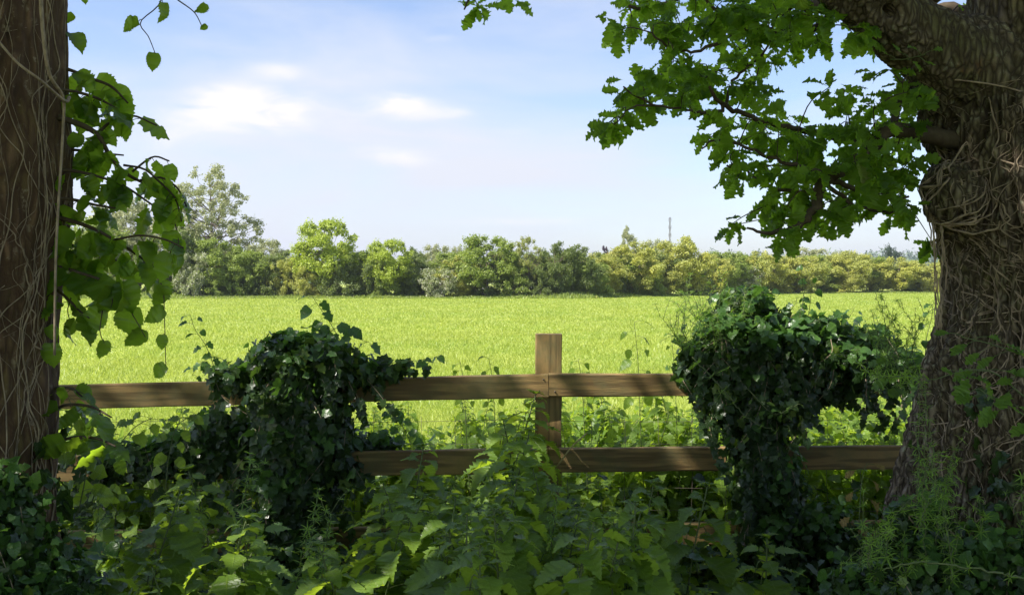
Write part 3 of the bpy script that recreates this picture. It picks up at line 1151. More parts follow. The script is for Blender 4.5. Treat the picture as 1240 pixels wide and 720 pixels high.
# telecom mast
root = empty('radio_mast', at(811, 345, 420) * 1.0, 'thin lattice radio mast standing above the hedge right of centre', 'mast')
root.location.z = 0
g = Geo()
H = at(811, 263, 420).z
for sx, sy in ((-.35, -.35), (.35, -.35), (0, .4)):
    tube(g, [(sx * 1.6, sy * 1.6, 0), (sx * .5, sy * .5, H)], .07, 4)
for i in range(34):
    z0, z1 = H * i / 34, H * (i + 1) / 34
    s0, s1 = 1.6 - 1.1 * i / 34, 1.6 - 1.1 * (i + 1) / 34
    a = ((-.35, -.35), (.35, -.35), (0, .4))
    p, q = a[i % 3], a[(i + 1) % 3]
    tube(g, [(p[0] * s0, p[1] * s0, z0), (q[0] * s1, q[1] * s1, z1)], .05, 4)
    tube(g, [(q[0] * s0, q[1] * s0, z0), (p[0] * s1, p[1] * s1, z1)], .05, 4)
link('lattice_tower', g.mesh('lattice_tower', [M_WIRE], False), root)
for zf in (.97, .86, .74):
    for s in (-1, 1):
        g = Geo()
        tube(g, [(s * .5, 0, H * zf - .9), (s * .5, 0, H * zf + .6)], .07, 6)
        tube(g, [(0, 0, H * zf), (s * .5, 0, H * zf)], .03, 4)
        link('antenna', g.mesh('antenna', [M_WIRE], False), root)

# ------------------------------------------------------------------ haze
HAZE = .00028
hm, hn, hl = new_mat('haze_air')
ho = N(hn, 'ShaderNodeOutputMaterial')
hv = N(hn, 'ShaderNodeVolumePrincipled')
hv.inputs['Color'].default_value = (.86, .91, 1.0, 1)
hv.inputs['Density'].default_value = HAZE
hv.inputs['Anisotropy'].default_value = .3
hl.new(hv.outputs[0], ho.inputs['Volume'])
g = Geo()
box(g, -4100, 4100, -400, 4100, -2, 60)
tag(link('haze', g.mesh('haze', [hm], False)), 'thin summer haze over the field softening the far trees', 'haze', kind='stuff')

# ------------------------------------------------------------------ near trunks
def trunk_mesh(name, paths, vox, mats, amp, fine, smooth_mask=None, hollows=()):
    """union of tapered tubes -> voxel remesh -> bark relief displaced per vertex"""
    g_ = Geo()
    for pts, rr_ in paths:
        P = smooth_path(pts, 40)
        rr2 = smooth_path(np.array(rr_, float)[:, None], 40)[:, 0]
        tube(g_, P, rr2, 28)
    me = g_.mesh(name, [])
    o = bpy.data.objects.new(name, me)
    COL.objects.link(o)
    md = o.modifiers.new('r', 'REMESH')
    md.mode = 'VOXEL'
    md.voxel_size = vox
    md2 = o.modifiers.new('s', 'SMOOTH')
    md2.iterations = 14
    md2.factor = .7
    dg = bpy.context.evaluated_depsgraph_get()
    me2 = bpy.data.meshes.new_from_object(o.evaluated_get(dg))
    bpy.data.objects.remove(o)
    n_ = len(me2.vertices)
    co = np.zeros(n_ * 3, np.float32)
    me2.vertices.foreach_get('co', co)
    co = co.reshape(-1, 3).astype(float)
    no = np.zeros(n_ * 3, np.float32)
    me2.vertex_normals.foreach_get('vector', no)
    no = no.reshape(-1, 3).astype(float)
    ridge = np.zeros(n_)
    disp = np.zeros(n_)
    for i in range(n_):
        x_, y_, z_ = co[i]
        wx = noise.noise((x_ * 3, y_ * 3, z_ * 2)) * .07
        a_ = 1 - abs(noise.noise(((x_ + wx) * fine, (y_ + wx) * fine, z_ * fine * .16)) * 2.0)
        b_ = 1 - abs(noise.noise(((x_ - wx) * fine * 2.2 + 5, y_ * fine * 2.2, z_ * fine * .45)) * 2.0)
        rg = .62 * a_ + .38 * b_
        k_ = 1.0 if smooth_mask is None else smooth_mask(x_, y_, z_)
        big = noise.noise((x_ * 4, y_ * 4, z_ * 2.5)) * .022 + noise.noise((x_ * 11, y_ * 11, z_ * 8)) * .007
        disp[i] = amp * (rg - .5) * k_ + big
        ridge[i] = rg * k_ + .5 * (1 - k_)
        for (hp, hr, ha) in hollows:
            d2 = ((x_ - hp[0]) ** 2 + (y_ - hp[1]) ** 2 + (z_ - hp[2]) ** 2) / hr ** 2
            if d2 < 9:
                disp[i] += ha * math.exp(-d2)
    co += no * disp[:, None]
    me2.vertices.foreach_set('co', co.astype(np.float32).reshape(-1))
    at_ = me2.attributes.new('ridge', 'FLOAT', 'POINT')
    at_.data.foreach_set('value', ridge.astype(np.float32))
    me2.polygons.foreach_set('use_smooth', np.ones(len(me2.polygons), bool))
    me2.materials.clear()
    for m in mats:
        me2.materials.append(m)
    me2.update()
    return me2


def pr(px, Y, r):
    """half width r in photo px -> metres at Y"""
    return r * Y / F_PX


OY = 2.95
oak_pts, oak_r = [], []
for (py, edge, rm) in [(-60, 1150, .36), (110, 1150, .38), (170, 1140, .385), (210, 1128, .39), (250, 1124, .395), (300, 1136, .395), (350, 1139, .40), (400, 1134, .41), (440, 1124, .425),
                       (480, 1112, .44), (520, 1098, .46), (560, 1086, .48), (620, 1072, .51), (700, 1062, .54), (790, 1050, .58), (900, 1020, .66)]:
    c = at(edge, py, OY)
    if c.z < -.15:
        c.z = -.15
    oak_pts.append((c.x + rm * 1.0 + .058, OY, c.z))
    oak_r.append(rm)
oak_pts, oak_r = oak_pts[::-1], oak_r[::-1]
# keep trunk top below the fork
oak_pts, oak_r = oak_pts[:-2], oak_r[:-2]


def oakp(px, py, Y=OY):
    c = at(px, py, Y)
    return (c.x, c.y, c.z)


limb = ([oakp(1300, 240), oakp(1235, 150), oakp(1185, 100), oakp(1145, 72, 2.9), oakp(1108, 46, 2.85), oakp(1070, 16, 2.8), oakp(1025, -30, 2.75), oakp(950, -110, 2.7), oakp(850, -220, 2.6), oakp(700, -330, 2.5)],
        [pr(0, OY, r) * .88 for r in (150, 120, 90, 58, 44, 43, 42, 38, 32, 22)])
stem2 = ([oakp(1310, 250), oakp(1290, 150), oakp(1272, 60), oakp(1268, -40), oakp(1275, -200), oakp(1290, -420), oakp(1330, -700), oakp(1340, -1000)],
         [pr(0, OY, r) for r in (130, 118, 88, 80, 78, 70, 55, 40)])
limb3 = ([oakp(1335, 380), oakp(1350, 200), oakp(1400, 80, 3.0), oakp(1470, -60, 3.05), oakp(1580, -240, 3.1), oakp(1720, -460, 3.3), oakp(1900, -700, 3.6)],
         [pr(0, OY, r) for r in (120, 118, 92, 78, 66, 50, 26)])
shoulder = ([oakp(1325, 400), oakp(1308, 300), oakp(1292, 200), oakp(1292, 110), oakp(1294, 40)], [pr(0, OY, r) for r in (120, 148, 146, 110, 60)])
burr = at(1130, 232, OY - .12)
oak_me = trunk_mesh('trunk', [(oak_pts, oak_r), limb, stem2, limb3, shoulder, ([oakp(1215, 262, 2.9), oakp(1170, 245, 2.86), oakp(1140, 236, 2.85)], [.115, .095, .055]), ([oakp(1250, 700), oakp(1150, 760, 2.6), oakp(1080, 840, 2.3)], [.3, .16, .08])], .0068, [M_BARK_O], .046, 25,
                    smooth_mask=lambda x, y, z: (.35 if z > at(0, 130, OY).z and x < at(1200, 0, OY).x else 1.0),
                    hollows=[((burr.x, burr.y, burr.z), .085, .075), (tuple(at(1088, 15, 2.70)), .024, -.075), (tuple(at(1170, 90, 2.72)), .05, .02)])
oak_root = empty('oak_tree', (oak_pts[0][0], OY, 0), 'massive gnarled oak with a low limb and lobed leaves framing the right side', 'tree')
inv = Vector((-oak_pts[0][0], -OY, 0))


def child(name, me, root):
    o = link(name, me, root)
    o.location = -root.location
    return o


child('trunk', oak_me, oak_root)
BVH_O = BVHTree.FromPolygons([v.co[:] for v in oak_me.vertices], [p.vertices[:] for p in oak_me.polygons])

LY = 2.6
lt_pts, lt_r = [], []
for (py, edge, rm) in [(-900, 40, .16), (-300, 66, .21), (0, 72, .225), (100, 74, .23), (200, 74, .235), (300, 68, .235), (400, 61, .235), (500, 56, .24), (600, 55, .25), (720, 66, .27), (900, 90, .33)]:
    c = at(edge, py, LY)
    c.z = max(c.z, -.15)
    lt_pts.append((c.x - rm, LY, c.z))
    lt_r.append(rm)
lt_pts, lt_r = lt_pts[::-1], lt_r[::-1]
lt_me = trunk_mesh('trunk', [(lt_pts, lt_r)], .0085, [M_BARK_L], .012, 20)
lt_root = empty('ivy_wrapped_tree', (lt_pts[0][0], LY, 0), 'straight brown tree trunk with broad hanging leaves along the left edge', 'tree')
child('trunk', lt_me, lt_root)
BVH_L = BVHTree.FromPolygons([v.co[:] for v in lt_me.vertices], [p.vertices[:] for p in lt_me.polygons])


# ---- ivy stems creeping over the trunks
def creep(bvh, axis_pts, geo, n, z_range, th_range, r_range, rng, steps=90, wander=.9, up=True, leafgeo=None, leaf_p=0, leaf_size=.04, zmax_leaf=9):
    A = np.array(axis_pts)
    for _ in range(n):
        z0 = rng.uniform(*z_range[0])
        z1 = rng.uniform(*z_range[1])
        th = rng.uniform(*th_range)
        drift = rng.normal() * wander
        ph = rng.uniform(0, 6.28, 4)
        rb = r_range[0] + (r_range[1] - r_range[0]) * rng.random() ** 2.2
        nk = int(rng.integers(9, 16))
        kn = np.cumsum(rng.normal(size=nk) * .13 + (rng.random(nk) < .18) * rng.normal(size=nk) * .35)
        kn -= np.linspace(0, kn[-1], nk) * .4
        kz = np.cumsum(rng.uniform(.3, 1.6, nk))
        kz = (kz - kz[0]) / (kz[-1] - kz[0])
        pts = []
        for i in range(steps):
            t = i / (steps - 1)
            z = z0 + (z1 - z0) * t
            th_ = th + drift * t + np.interp(t, kz, kn) + .018 * math.sin(40 * t + ph[3]) + .01 * math.sin(83 * t + ph[2])
            c = np.array([np.interp(z, A[:, 2], A[:, 0]), np.interp(z, A[:, 2], A[:, 1]), z])
            dr = np.array([math.cos(th_), math.sin(th_), 0])
            loc, nrm, _i, _d = bvh.ray_cast(Vector(c + dr * 1.3), Vector(-dr), 1.6)
            if loc is None:
                continue
            lift = rb * (.5 + .6 * abs(math.sin(17 * t + ph[0])))
            pts.append(np.array(loc + nrm * lift))
            if leafgeo is not None and rng.random() < leaf_p and z < zmax_leaf:
                nn = nz(np.array(nrm) + rng.normal(size=3) * .3)
                place(leafgeo, T_IVY, [np.array(loc) + np.array(nrm) * .02], nz(np.array([rng.normal() * .5, 0, -1.]) + nn * .25), nn, leaf_size * rng.uniform(.6, 1.3), 0, rng)
        if len(pts) > 8:
            P = np.array(pts)
            P[1:-1] = (P[:-2] + 2 * P[1:-1] + P[2:]) / 4
            k = len(P)
            tube(geo, P, np.linspace(rb, rb * .5, k), 5, cap=False)


rv = np.random.default_rng(5)
ivy_o = empty('climbing_ivy', (oak_pts[0][0], OY - .5, 0), 'tangled bare ivy stems and leaves creeping up the oak trunk', 'ivy')
gs, gl = Geo(), Geo()
PI = math.pi
# camera side of the oak: angles around -90deg (towards -Y), left side = 180deg
creep(BVH_O, oak_pts, gs, 26, ((.25, .9), (1.75, 2.3)), (PI * .98, PI * 1.65), (.0011, .0048), rv, 120, .5, leafgeo=gl, leaf_p=.10, leaf_size=.045, zmax_leaf=1.0)
creep(BVH_O, oak_pts, gs, 84, ((.9, 1.7), (1.5, 2.2)), (PI * .98, PI * 1.5), (.0008, .003), rv, 100, .9)
creep(BVH_O, oak_pts, gs, 12, ((.1, .5), (.9, 1.5)), (PI * 1.0, PI * 1.6), (.002, .004), rv, 80, .8, leafgeo=gl, leaf_p=.3, leaf_size=.045, zmax_leaf=1.2)
# loops wound round the burr and hanging strands on its left
for i in range(15):
    c = np.array(at(1128 + rv.uniform(-4, 30), 234 + rv.uniform(-16, 26), OY - .14))
    r1, r2 = rv.uniform(.06, .13), rv.uniform(.05, .13)
    a0 = rv.uniform(0, 6)
    pts = []
    for a in np.linspace(a0, a0 + rv.uniform(2.5, 5), 30):
        p = c + np.array([math.cos(a) * r1, .05 * math.sin(2 * a) - .02, math.sin(a) * r2])
        loc, nrm, _i, _d = BVH_O.find_nearest(Vector(p))
        q = np.array(loc + nrm * .006)
        pts.append(q)
    P = np.array(pts)
    P[1:-1] = (P[:-2] + 2 * P[1:-1] + P[2:]) / 4
    tube(gs, P, rv.uniform(.001, .0035), 5, cap=False)
for i in range(6):
    x0 = 1124 + rv.uniform(-4, 12)
    P = smooth_path([atn(x0, 215, 2.83), atn(x0 + 5 + rv.uniform(-4, 6), 290, 2.8), atn(x0 + 10 + rv.uniform(-3, 5), 340, 2.82), atn(1136 + rv.uniform(-4, 6), 400, 2.8)], 26)
    P[:, 0] += rv.normal(size=26) * .002
    tube(gs, P, rv.uniform(.0012, .003), 5)
child('stems', gs.mesh('stems', [M_VINE]), ivy_o)
child('leaves', gl.mesh('leaves', [M_IVY]), ivy_o)

ivy_l = empty('climbing_ivy', (lt_pts[0][0], LY - .4, 0), 'thin pinkish brown ivy stems with dark leaves on the left trunk', 'ivy')
gs, gl = Geo(), Geo()
creep(BVH_L, lt_pts, gs, 16, ((.2, .7), (2.0, 2.7)), (-PI * .62, PI * .02), (.001, .0035), rv, 120, .5, leafgeo=gl, leaf_p=.0)
creep(BVH_L, lt_pts, gs, 34, ((.6, 1.6), (1.4, 2.4)), (-PI * .6, -PI * .02), (.0008, .0026), rv, 90, .8)
creep(BVH_L, lt_pts, gs, 22, ((-.05, .2), (.6, 1.15)), (-PI * .7, PI * .05), (.002, .004), rv, 70, .8, leafgeo=gl, leaf_p=.45, leaf_size=.05, zmax_leaf=1.15)
P = smooth_path([atn(48, -30, 2.42), atn(52, 40, 2.4), atn(60, 90, 2.42), atn(76, 118, 2.5), atn(76, 160, 2.52), atn(68, 300, 2.47), atn(66, 430, 2.45)], 60)
tube(gs, P, np.linspace(.005, .003, 60), 7)
P = smooth_path([atn(-10, 40, 2.33), atn(20, 75, 2.34), atn(50, 98, 2.38), atn(78, 122, 2.5), atn(84, 118, 2.55)], 40)
tube(gs, P, np.linspace(.0025, .0045, 40), 7)
child('stems', gs.mesh('stems', [M_VINE]), ivy_l)
child('leaves', gl.mesh('leaves', [M_IVY]), ivy_l)

# ------------------------------------------------------------------ oak branches and foliage
ro = np.random.default_rng(11)
gb, gf = Geo(), Geo()
NODES = []     # points on the branch network


def branch(pl, n=24, r0=None, r1=None, geo=gb, reg=True):
    """pl: list of (px, py, Y, r_px)"""
    P = smooth_path([atn(a, b, c) for a, b, c, _ in pl], n)
    rr_ = smooth_path(np.array([[pr(0, c, d)] for _, _, c, d in pl]), n)[:, 0]
    P[1:-1] += ro.normal(size=(n - 2, 3)) * .003
    tube(geo, P, np.maximum(rr_, .0012), 7)
    if reg:
        for p in P[int(n * .12):]:
            NODES.append(p)
    return P


branch([(1165, 172, 2.9, 12), (1110, 161, 2.85, 10), (1077, 156, 2.8, 9.5), (1060, 172, 2.78, 9), (1045, 190, 2.75, 8.5), (1028, 201, 2.7, 8), (1005, 213, 2.68, 7.5), (992, 228, 2.65, 7),
        (988, 248, 2.62, 6.5), (976, 265, 2.6, 5), (958, 277, 2.58, 3.6), (935, 283, 2.55, 2.6), (905, 276, 2.5, 1.4)], 60)
branch([(1060, 172, 2.78, 6), (1046, 163, 2.9, 5), (1030, 158, 3.0, 3.5), (1010, 163, 3.1, 2.5), (992, 161, 3.1, 3)], 16)
branch([(1077, 156, 2.8, 6), (1088, 130, 2.9, 4), (1102, 100, 3.0, 3), (1108, 80, 3.1, 2.5)], 14)
branch([(1040, 175, 2.78, 4), (1020, 168, 2.9, 3.6), (990, 161, 2.95, 3.6), (960, 155, 2.9, 3.6), (930, 148, 2.85, 3.2), (905, 140, 2.8, 3), (878, 128, 2.75, 3), (866, 118, 2.72, 2.4), (852, 96, 2.7, 1.6)], 36)
branch([(878, 128, 2.75, 2.5), (868, 136, 2.7, 2.2), (850, 137, 2.65, 2), (835, 134, 2.62, 1.5), (800, 128, 2.55, 1.5), (778, 122, 2.5, 1.3), (755, 105, 2.45, 1)], 24)
branch([(800, 128, 2.55, 1.3), (770, 130, 2.5, 1.1), (755, 138, 2.48, .9), (742, 150, 2.46, .7)], 12)
branch([(878, 128, 2.75, 2.2), (884, 108, 2.8, 2), (900, 88, 2.85, 1.6), (920, 70, 2.95, 1.4), (935, 50, 3.0, 1.3)], 18)
branch([(1040, -10, 2.85, 10), (1000, 8, 3.0, 9), (960, 2, 3.1, 8), (920, -15, 3.2, 7), (860, -40, 3.2, 6)], 20)
branch([(1015, 10, 2.9, 6), (990, 32, 2.85, 5), (955, 36, 2.8, 4), (920, 38, 2.75, 3.5), (900, 36, 2.7, 3.2), (880, 26, 2.65, 2.6), (862, 8, 2.6, 2), (850, -15, 2.6, 1.5)], 36)
branch([(960, 2, 3.1, 5), (950, 15, 3.1, 4), (958, 30, 3.1, 3)], 10)
branch([(880, -30, 3.2, 5), (840, -10, 3.1, 4), (800, 5, 3.0, 3), (785, 10, 2.9, 2.5), (762, 8, 2.8, 2)], 20)
branch([(900, 36, 2.7, 2.5), (850, 60, 2.6, 2), (820, 62, 2.6, 1.6), (790, 40, 2.55, 1.2)], 18)
branch([(1002, 214, 2.68, 4), (1035, 228, 2.7, 3), (1070, 240, 2.75, 2), (1100, 238, 2.8, 1.5)], 18)
branch([(1000, 222, 2.68, 3), (1020, 240, 2.66, 2.6), (1045, 252, 2.64, 2), (1080, 258, 2.7, 1.5), (1112, 252, 2.75, 1.2)], 20)
branch([(1005, 213, 2.68, 3.5), (975, 205, 2.7, 3), (945, 195, 2.7, 2.3), (910, 180, 2.7, 2), (870, 170, 2.65, 1.4), (850, 180, 2.6, 1)], 26)
branch([(990, 232, 2.65, 3), (960, 232, 2.7, 2.3), (930, 225, 2.7, 2), (900, 205, 2.7, 1.6), (880, 200, 2.7, 1.4)], 22)
branch([(1140, 40, 3.4, 10), (1110, 15, 3.5, 9), (1140, -10, 3.5, 9)], 10)
branch([(1195, 25, 3.3, 9), (1160, 12, 3.4, 8), (1120, 8, 3.5, 6), (1095, -10, 3.6, 5)], 16)
branch([(640, -60, 2.6, 3), (600, -30, 2.6, 2.5), (572, -5, 2.6, 1.6), (562, 12, 2.6, 1)], 12)
branch([(760, -40, 2.7, 5), (700, -60, 2.65, 4), (640, -60, 2.6, 3)], 10)

# rosette targets (cx, cy, rx, ry, count)
REG = [(1010, 22, 60, 30, 22), (930, 20, 70, 32, 34), (850, 20, 65, 30, 30), (775, 14, 45, 20, 13), (765, 32, 22, 12, 4), (810, 42, 30, 16, 7), (850, 70, 45, 30, 20), (905, 62, 40, 28, 14), (975, 55, 25, 22, 8), (1040, 45, 15, 20, 5),
       (852, 110, 35, 25, 13), (790, 88, 26, 18, 7), (770, 98, 16, 18, 4), (742, 138, 15, 18, 7), (738, 150, 6, 8, 2), (775, 128, 22, 9, 3), (820, 122, 22, 16, 6), (905, 100, 20, 20, 4),
       (905, 165, 45, 28, 14), (868, 180, 18, 18, 5), (950, 180, 45, 35, 20), (1000, 180, 50, 40, 26), (1055, 140, 40, 35, 17), (1075, 105, 30, 25, 9), (1105, 135, 22, 35, 11),
       (1085, 195, 35, 40, 18), (1040, 215, 45, 35, 20), (960, 225, 50, 30, 20), (910, 210, 35, 22, 9), (895, 268, 14, 10, 3), (935, 262, 22, 18, 6), (942, 292, 10, 12, 3), (965, 258, 25, 20, 7), (1000, 258, 20, 20, 6), (1030, 262, 12, 18, 3),
       (1070, 245, 30, 18, 8), (1095, 255, 18, 18, 5), (1125, 290, 5, 25, 3), (1135, 10, 25, 12, 8), (1165, 25, 10, 10, 4), (572, 8, 9, 8, 3), (617, -5, 10, 8, 2), (1010, 108, 18, 12, 3), (930, 125, 12, 12, 2)]
NODES = [np.array(p) for p in NODES]
order = []
for (cx, cy, rx, ry, cnt) in REG:
    for _ in range(int(cnt * .68 + .5)):
        while True:
            a, b = ro.uniform(-1, 1, 2)
            if a * a + b * b < 1:
                break
        order.append((cx + a * rx, cy + b * ry, ro.uniform(-.25, .55)))
ro.shuffle(order)
for (px, py, dz) in order:
    A = np.array(NODES)
    # anchor at the nearest network point seen across a band of depth
    T0 = atn(px, py, 2.75 + dz)
    dd = np.linalg.norm((A - T0) * np.array([1, .35, 1]), axis=1)
    i = int(np.argmin(dd))
    a = A[i]
    Yt = a[1] + (T0[1] - a[1]) * .7
    if px > 1085 and py < 75:
        Yt = 3.55 + dz * .3
    tip = atn(px, py, max(2.2, Yt))
    L = np.linalg.norm(tip - a)
    mid = (a + tip) / 2 + ro.normal(size=3) * .07 * L + np.array([0, 0, .08 * L])
    P = smooth_path([a, mid, tip], 8)
    tube(gb, P, np.linspace(min(.0032, .0012 + .006 * L), .0011, 8), 5, cap=False)
    if L > .06:
        NODES += [P[3], P[5], P[7]]
    k = int(ro.integers(4, 7))
    dirn = nz(tip - a)
    az = ro.uniform(0, 2 * PI, k)
    ax = np.stack([np.cos(az), np.sin(az) * .6, ro.uniform(-1.1, .3, k)], 1) + dirn * .5
    nr = np.stack([ro.normal(size=k) * .5, ro.normal(size=k) * .5 - .7, np.ones(k) * .8], 1)
    place(gf, T_OAK, tip + ro.normal(size=(k, 3)) * .008, nz(ax), nz(nr), ro.uniform(.034, .076, k), 0, ro)
    k = 2
    t = ro.uniform(.4, .9, k)
    pp = np.array([P[int(q * 7)] for q in t])
    place(gf, T_OAK, pp, nz(rdir(k, ro) * [1, 1, .5] + np.array([0, 0, -.3])), nz(rdir(k, ro) * .5 + np.array([0, 0, 1.])), ro.uniform(.035, .075, k), 0, ro)


# gaps cut into the unseen crowns so sun flecks reach these spots
GAPS = [atn(px, py, Y) for px, py, Y in ((575, 590, 2.75), (480, 550, 3.2), (232, 630, 2.6), (150, 610, 2.7), (430, 470, 4.1), (690, 580, 3.3), (1200, 440, 2.3), (90, 520, 2.6), (900, 40, 2.8), (800, 60, 2.7), (300, 640, 2.7), (520, 650, 2.6), (760, 600, 3.0), (860, 400, 4.1), (1000, 420, 4.2), (340, 430, 4.1), (1150, 560, 2.4))]
SD = np.array(sdir)


def in_gap(c, rad_=.6):
    for p in GAPS:
        v = c - p
        if np.linalg.norm(v - SD * (v @ SD)) < rad_:
            return True
    return False


# crown above and behind the camera that keeps the foreground in shade (out of frame)
def over_crown(geo, wood, n_cl, leaves, xr, yr, zr, start, rng, size=.12, sparse=None):
    for _ in range(n_cl):
        c = np.array([rng.uniform(*xr), rng.uniform(*yr), rng.uniform(*zr)])
        # stay clear of the camera view pyramid
        if c[1] > 2.3 and c[0] > 0:
            continue
        if c[1] > 0 and c[2] < 1.5 + .34 * c[1] + 1.3:
            c[2] = 1.5 + .34 * c[1] + 1.3 + rng.uniform(0, 1.2)
        if (sparse and sparse(c)) or (in_gap(c) and rng.random() < .88):
            continue
        r_ = rng.uniform(.45, .85)
        k = leaves
        dd = rdir(k, rng)
        pos = c + dd * r_ * (rng.uniform(0, 1, k) ** .5)[:, None] * np.array([1.15, 1.15, .6])
        place(geo, T_SIMPLE, pos, nz(rdir(k, rng) * [1, 1, .5] + [0, 0, -.3]), nz(rdir(k, rng) * .5 + [0, 0, 1.]), size * rng.uniform(.7, 1.2, k), 0, rng)
        s = np.array(start)
        s[2] = min(max(s[2], c[2] - 1.5), 7)
        m = (s + c) / 2 + rng.normal(size=3) * .25
        m[2] = max(m[2], 1.5 + .34 * max(0, m[1]) + .6)
        tube(wood, smooth_path([s, m, c], 10), np.linspace(.05, .008, 10), 5, cap=False)


r2 = np.random.default_rng(21)
over_crown(gf, gb, 150, 130, (-3.2, 6.5), (-5.5, 2.9), (3.3, 7.5), (oak_pts[-1][0], 2.9, 4.2), r2, sparse=lambda c: c[0] > .1 and c[1] > -1.0 and r2.random() < .8)
child('branches', gb.mesh('branches', [M_TWIG]), oak_root)
child('foliage', gf.mesh('foliage', [M_OAK]), oak_root)

# ------------------------------------------------------------------ left tree branches and leaves
gb, gf = Geo(), Geo()
rl = np.random.default_rng(31)


def lbranch(pl, n=20, leaves=0, size=.085, hang=1.0, tip=True, t0=.15):
    P = smooth_path([atn(a, b, c) for a, b, c, _ in pl], n)
    rr_ = smooth_path(np.array([[pr(0, c, d)] for _, _, c, d in pl]), n)[:, 0]
    tube(gb, P, np.maximum(rr_, .0009), 6)
    leaves = int(leaves * .66)
    for i in range(leaves):
        t = t0 + (1 - t0) * (i + rl.random() * .6) / leaves
        p = P[min(n - 1, int(t * (n - 1)))]
        sd = 1 if i % 2 else -1
        out = np.array([sd * rl.uniform(.25, 1), rl.uniform(-.8, .5), -rl.uniform(.1, 1.) * hang])
        pet = p + nz(out) * rl.uniform(.012, .03)
        tube(gb, smooth_path([p, (p + pet) / 2 + [0, 0, .003], pet], 4), .0009, 4, cap=False)
        ax = nz(out + np.array([0, 0, -.35 * hang]))
        nr = nz(np.array([rl.normal() * .7, -.3 + rl.normal() * .8, .8]))
        place(gf, T_OVAL, [pet], ax, nr, size * rl.uniform(.6, 1.15), 0, rl)
    return P


lbranch([(70, 142, 2.6, 4), (100, 152, 2.62, 3.4), (120, 165, 2.64, 3), (131, 185, 2.66, 2.6), (150, 208, 2.68, 2.2), (175, 222, 2.7, 1.6), (200, 232, 2.72, 1)], 26, 16)
lbranch([(118, 163, 2.64, 2.2), (125, 155, 2.66, 2), (135, 148, 2.7, 1.8), (160, 140, 2.72, 1.4), (190, 152, 2.75, 1)], 16, 12)
lbranch([(65, 80, 2.65, 3), (85, 85, 2.68, 2.2), (110, 95, 2.7, 2), (135, 105, 2.7, 1.6), (155, 125, 2.7, 1)], 18, 14)
lbranch([(70, 108, 2.6, 2), (95, 112, 2.64, 2), (120, 120, 2.66, 1.6), (142, 132, 2.68, 1)], 14, 11)
lbranch([(76, -40, 2.7, 2), (78, 0, 2.7, 1.6), (80, 25, 2.7, 1.3), (82, 60, 2.7, 1)], 12, 7, hang=1.3)
lbranch([(70, 180, 2.66, 2), (95, 182, 2.7, 1.8), (120, 185, 2.72, 1.5), (150, 188, 2.75, 1)], 14, 11)
lbranch([(66, 205, 2.6, 2.2), (95, 208, 2.62, 2), (120, 214, 2.64, 1.6), (150, 225, 2.66, 1.4), (180, 245, 2.68, 1.2), (205, 262, 2.7, 1)], 22, 16)
lbranch([(66, 240, 2.6, 2), (90, 242, 2.6, 2), (115, 248, 2.62, 1.6), (140, 252, 2.64, 1.2)], 16, 12)
lbranch([(66, 262, 2.6, 3), (95, 270, 2.6, 2.5), (120, 280, 2.6, 2), (150, 298, 2.62, 1.6), (180, 320, 2.64, 1.2), (190, 345, 2.66, 1)], 24, 20, .09)
lbranch([(66, 290, 2.62, 2), (95, 300, 2.64, 2), (125, 310, 2.66, 1.6), (160, 322, 2.68, 1)], 18, 16, .095)
lbranch([(66, 320, 2.62, 2), (90, 328, 2.6, 2), (115, 336, 2.58, 1.6), (150, 348, 2.56, 1)], 16, 13, .1)
lbranch([(150, 200, 2.68, 1.6), (175, 205, 2.66, 1.3), (195, 222, 2.64, 1.2), (212, 240, 2.62, 1), (220, 268, 2.6, .8)], 16, 12, .085)
lbranch([(140, 290, 2.6, 1.6), (170, 285, 2.58, 1.4), (200, 290, 2.56, 1.2), (222, 300, 2.55, 1)], 14, 9, .085)
lbranch([(170, 218, 2.68, 1.5), (195, 215, 2.66, 1.3), (215, 228, 2.64, 1.1), (226, 250, 2.62, .9)], 14, 9, .085)
lbranch([(62, 345, 2.6, 2), (80, 360, 2.6, 1.6), (95, 375, 2.58, 1.2), (108, 385, 2.56, .8)], 12, 9, .09)
lbranch([(160, 208, 2.69, 1.5), (185, 190, 2.7, 1.2), (205, 195, 2.7, 1)], 10, 7, .075)


def strand(pl, lv):
    """thin hanging twig; lv = (px, py, Y, length_px, lean, facing) leaves hung from stated points"""
    P = smooth_path([atn(a, b, c) for a, b, c in pl], 16)
    tube(gb, P, np.linspace(.0018, .001, 16), 5)
    for (px, py, Y, Lp, lean, face) in lv:
        p = atn(px, py, Y)
        j = int(np.argmin(np.linalg.norm(P - p, axis=1)))
        tube(gb, [P[j], (P[j] + p) / 2 + [0, 0, .003], p], .0009, 4, cap=False)
        place(gf, T_OVAL, [p], nz(np.array([lean, -.1, -1.])), nz(np.array([face, -1., .35])), pr(0, Y, Lp), 0, rl)


strand([(150, 345, 2.6), (158, 375, 2.58), (166, 390, 2.57), (176, 408, 2.55)], [(160, 370, 2.58, 48, -.25, .2), (172, 398, 2.56, 34, -.6, 1.5)])
strand([(185, 320, 2.6), (197, 350, 2.58), (199, 380, 2.56), (201, 450, 2.55)], [(199, 374, 2.56, 30, -1.6, .1), (197, 405, 2.55, 20, -.05, .3), (201, 442, 2.55, 26, -1.2, .2), (197, 345, 2.57, 30, -.2, 1.4)])
strand([(120, 345, 2.58), (124, 372, 2.57), (121, 400, 2.56), (126, 415, 2.56)], [(126, 412, 2.56, 24, -.1, 1.2), (122, 372, 2.57, 40, -.5, .2)])
strand([(86, 360, 2.6), (82, 375, 2.6), (85, 390, 2.6)], [(85, 388, 2.6, 24, 0, 1.2)])
strand([(62, 380, 2.6), (60, 400, 2.58), (64, 420, 2.57)], [(62, 415, 2.57, 34, .1, .3), (58, 395, 2.57, 22, .8, .6)])
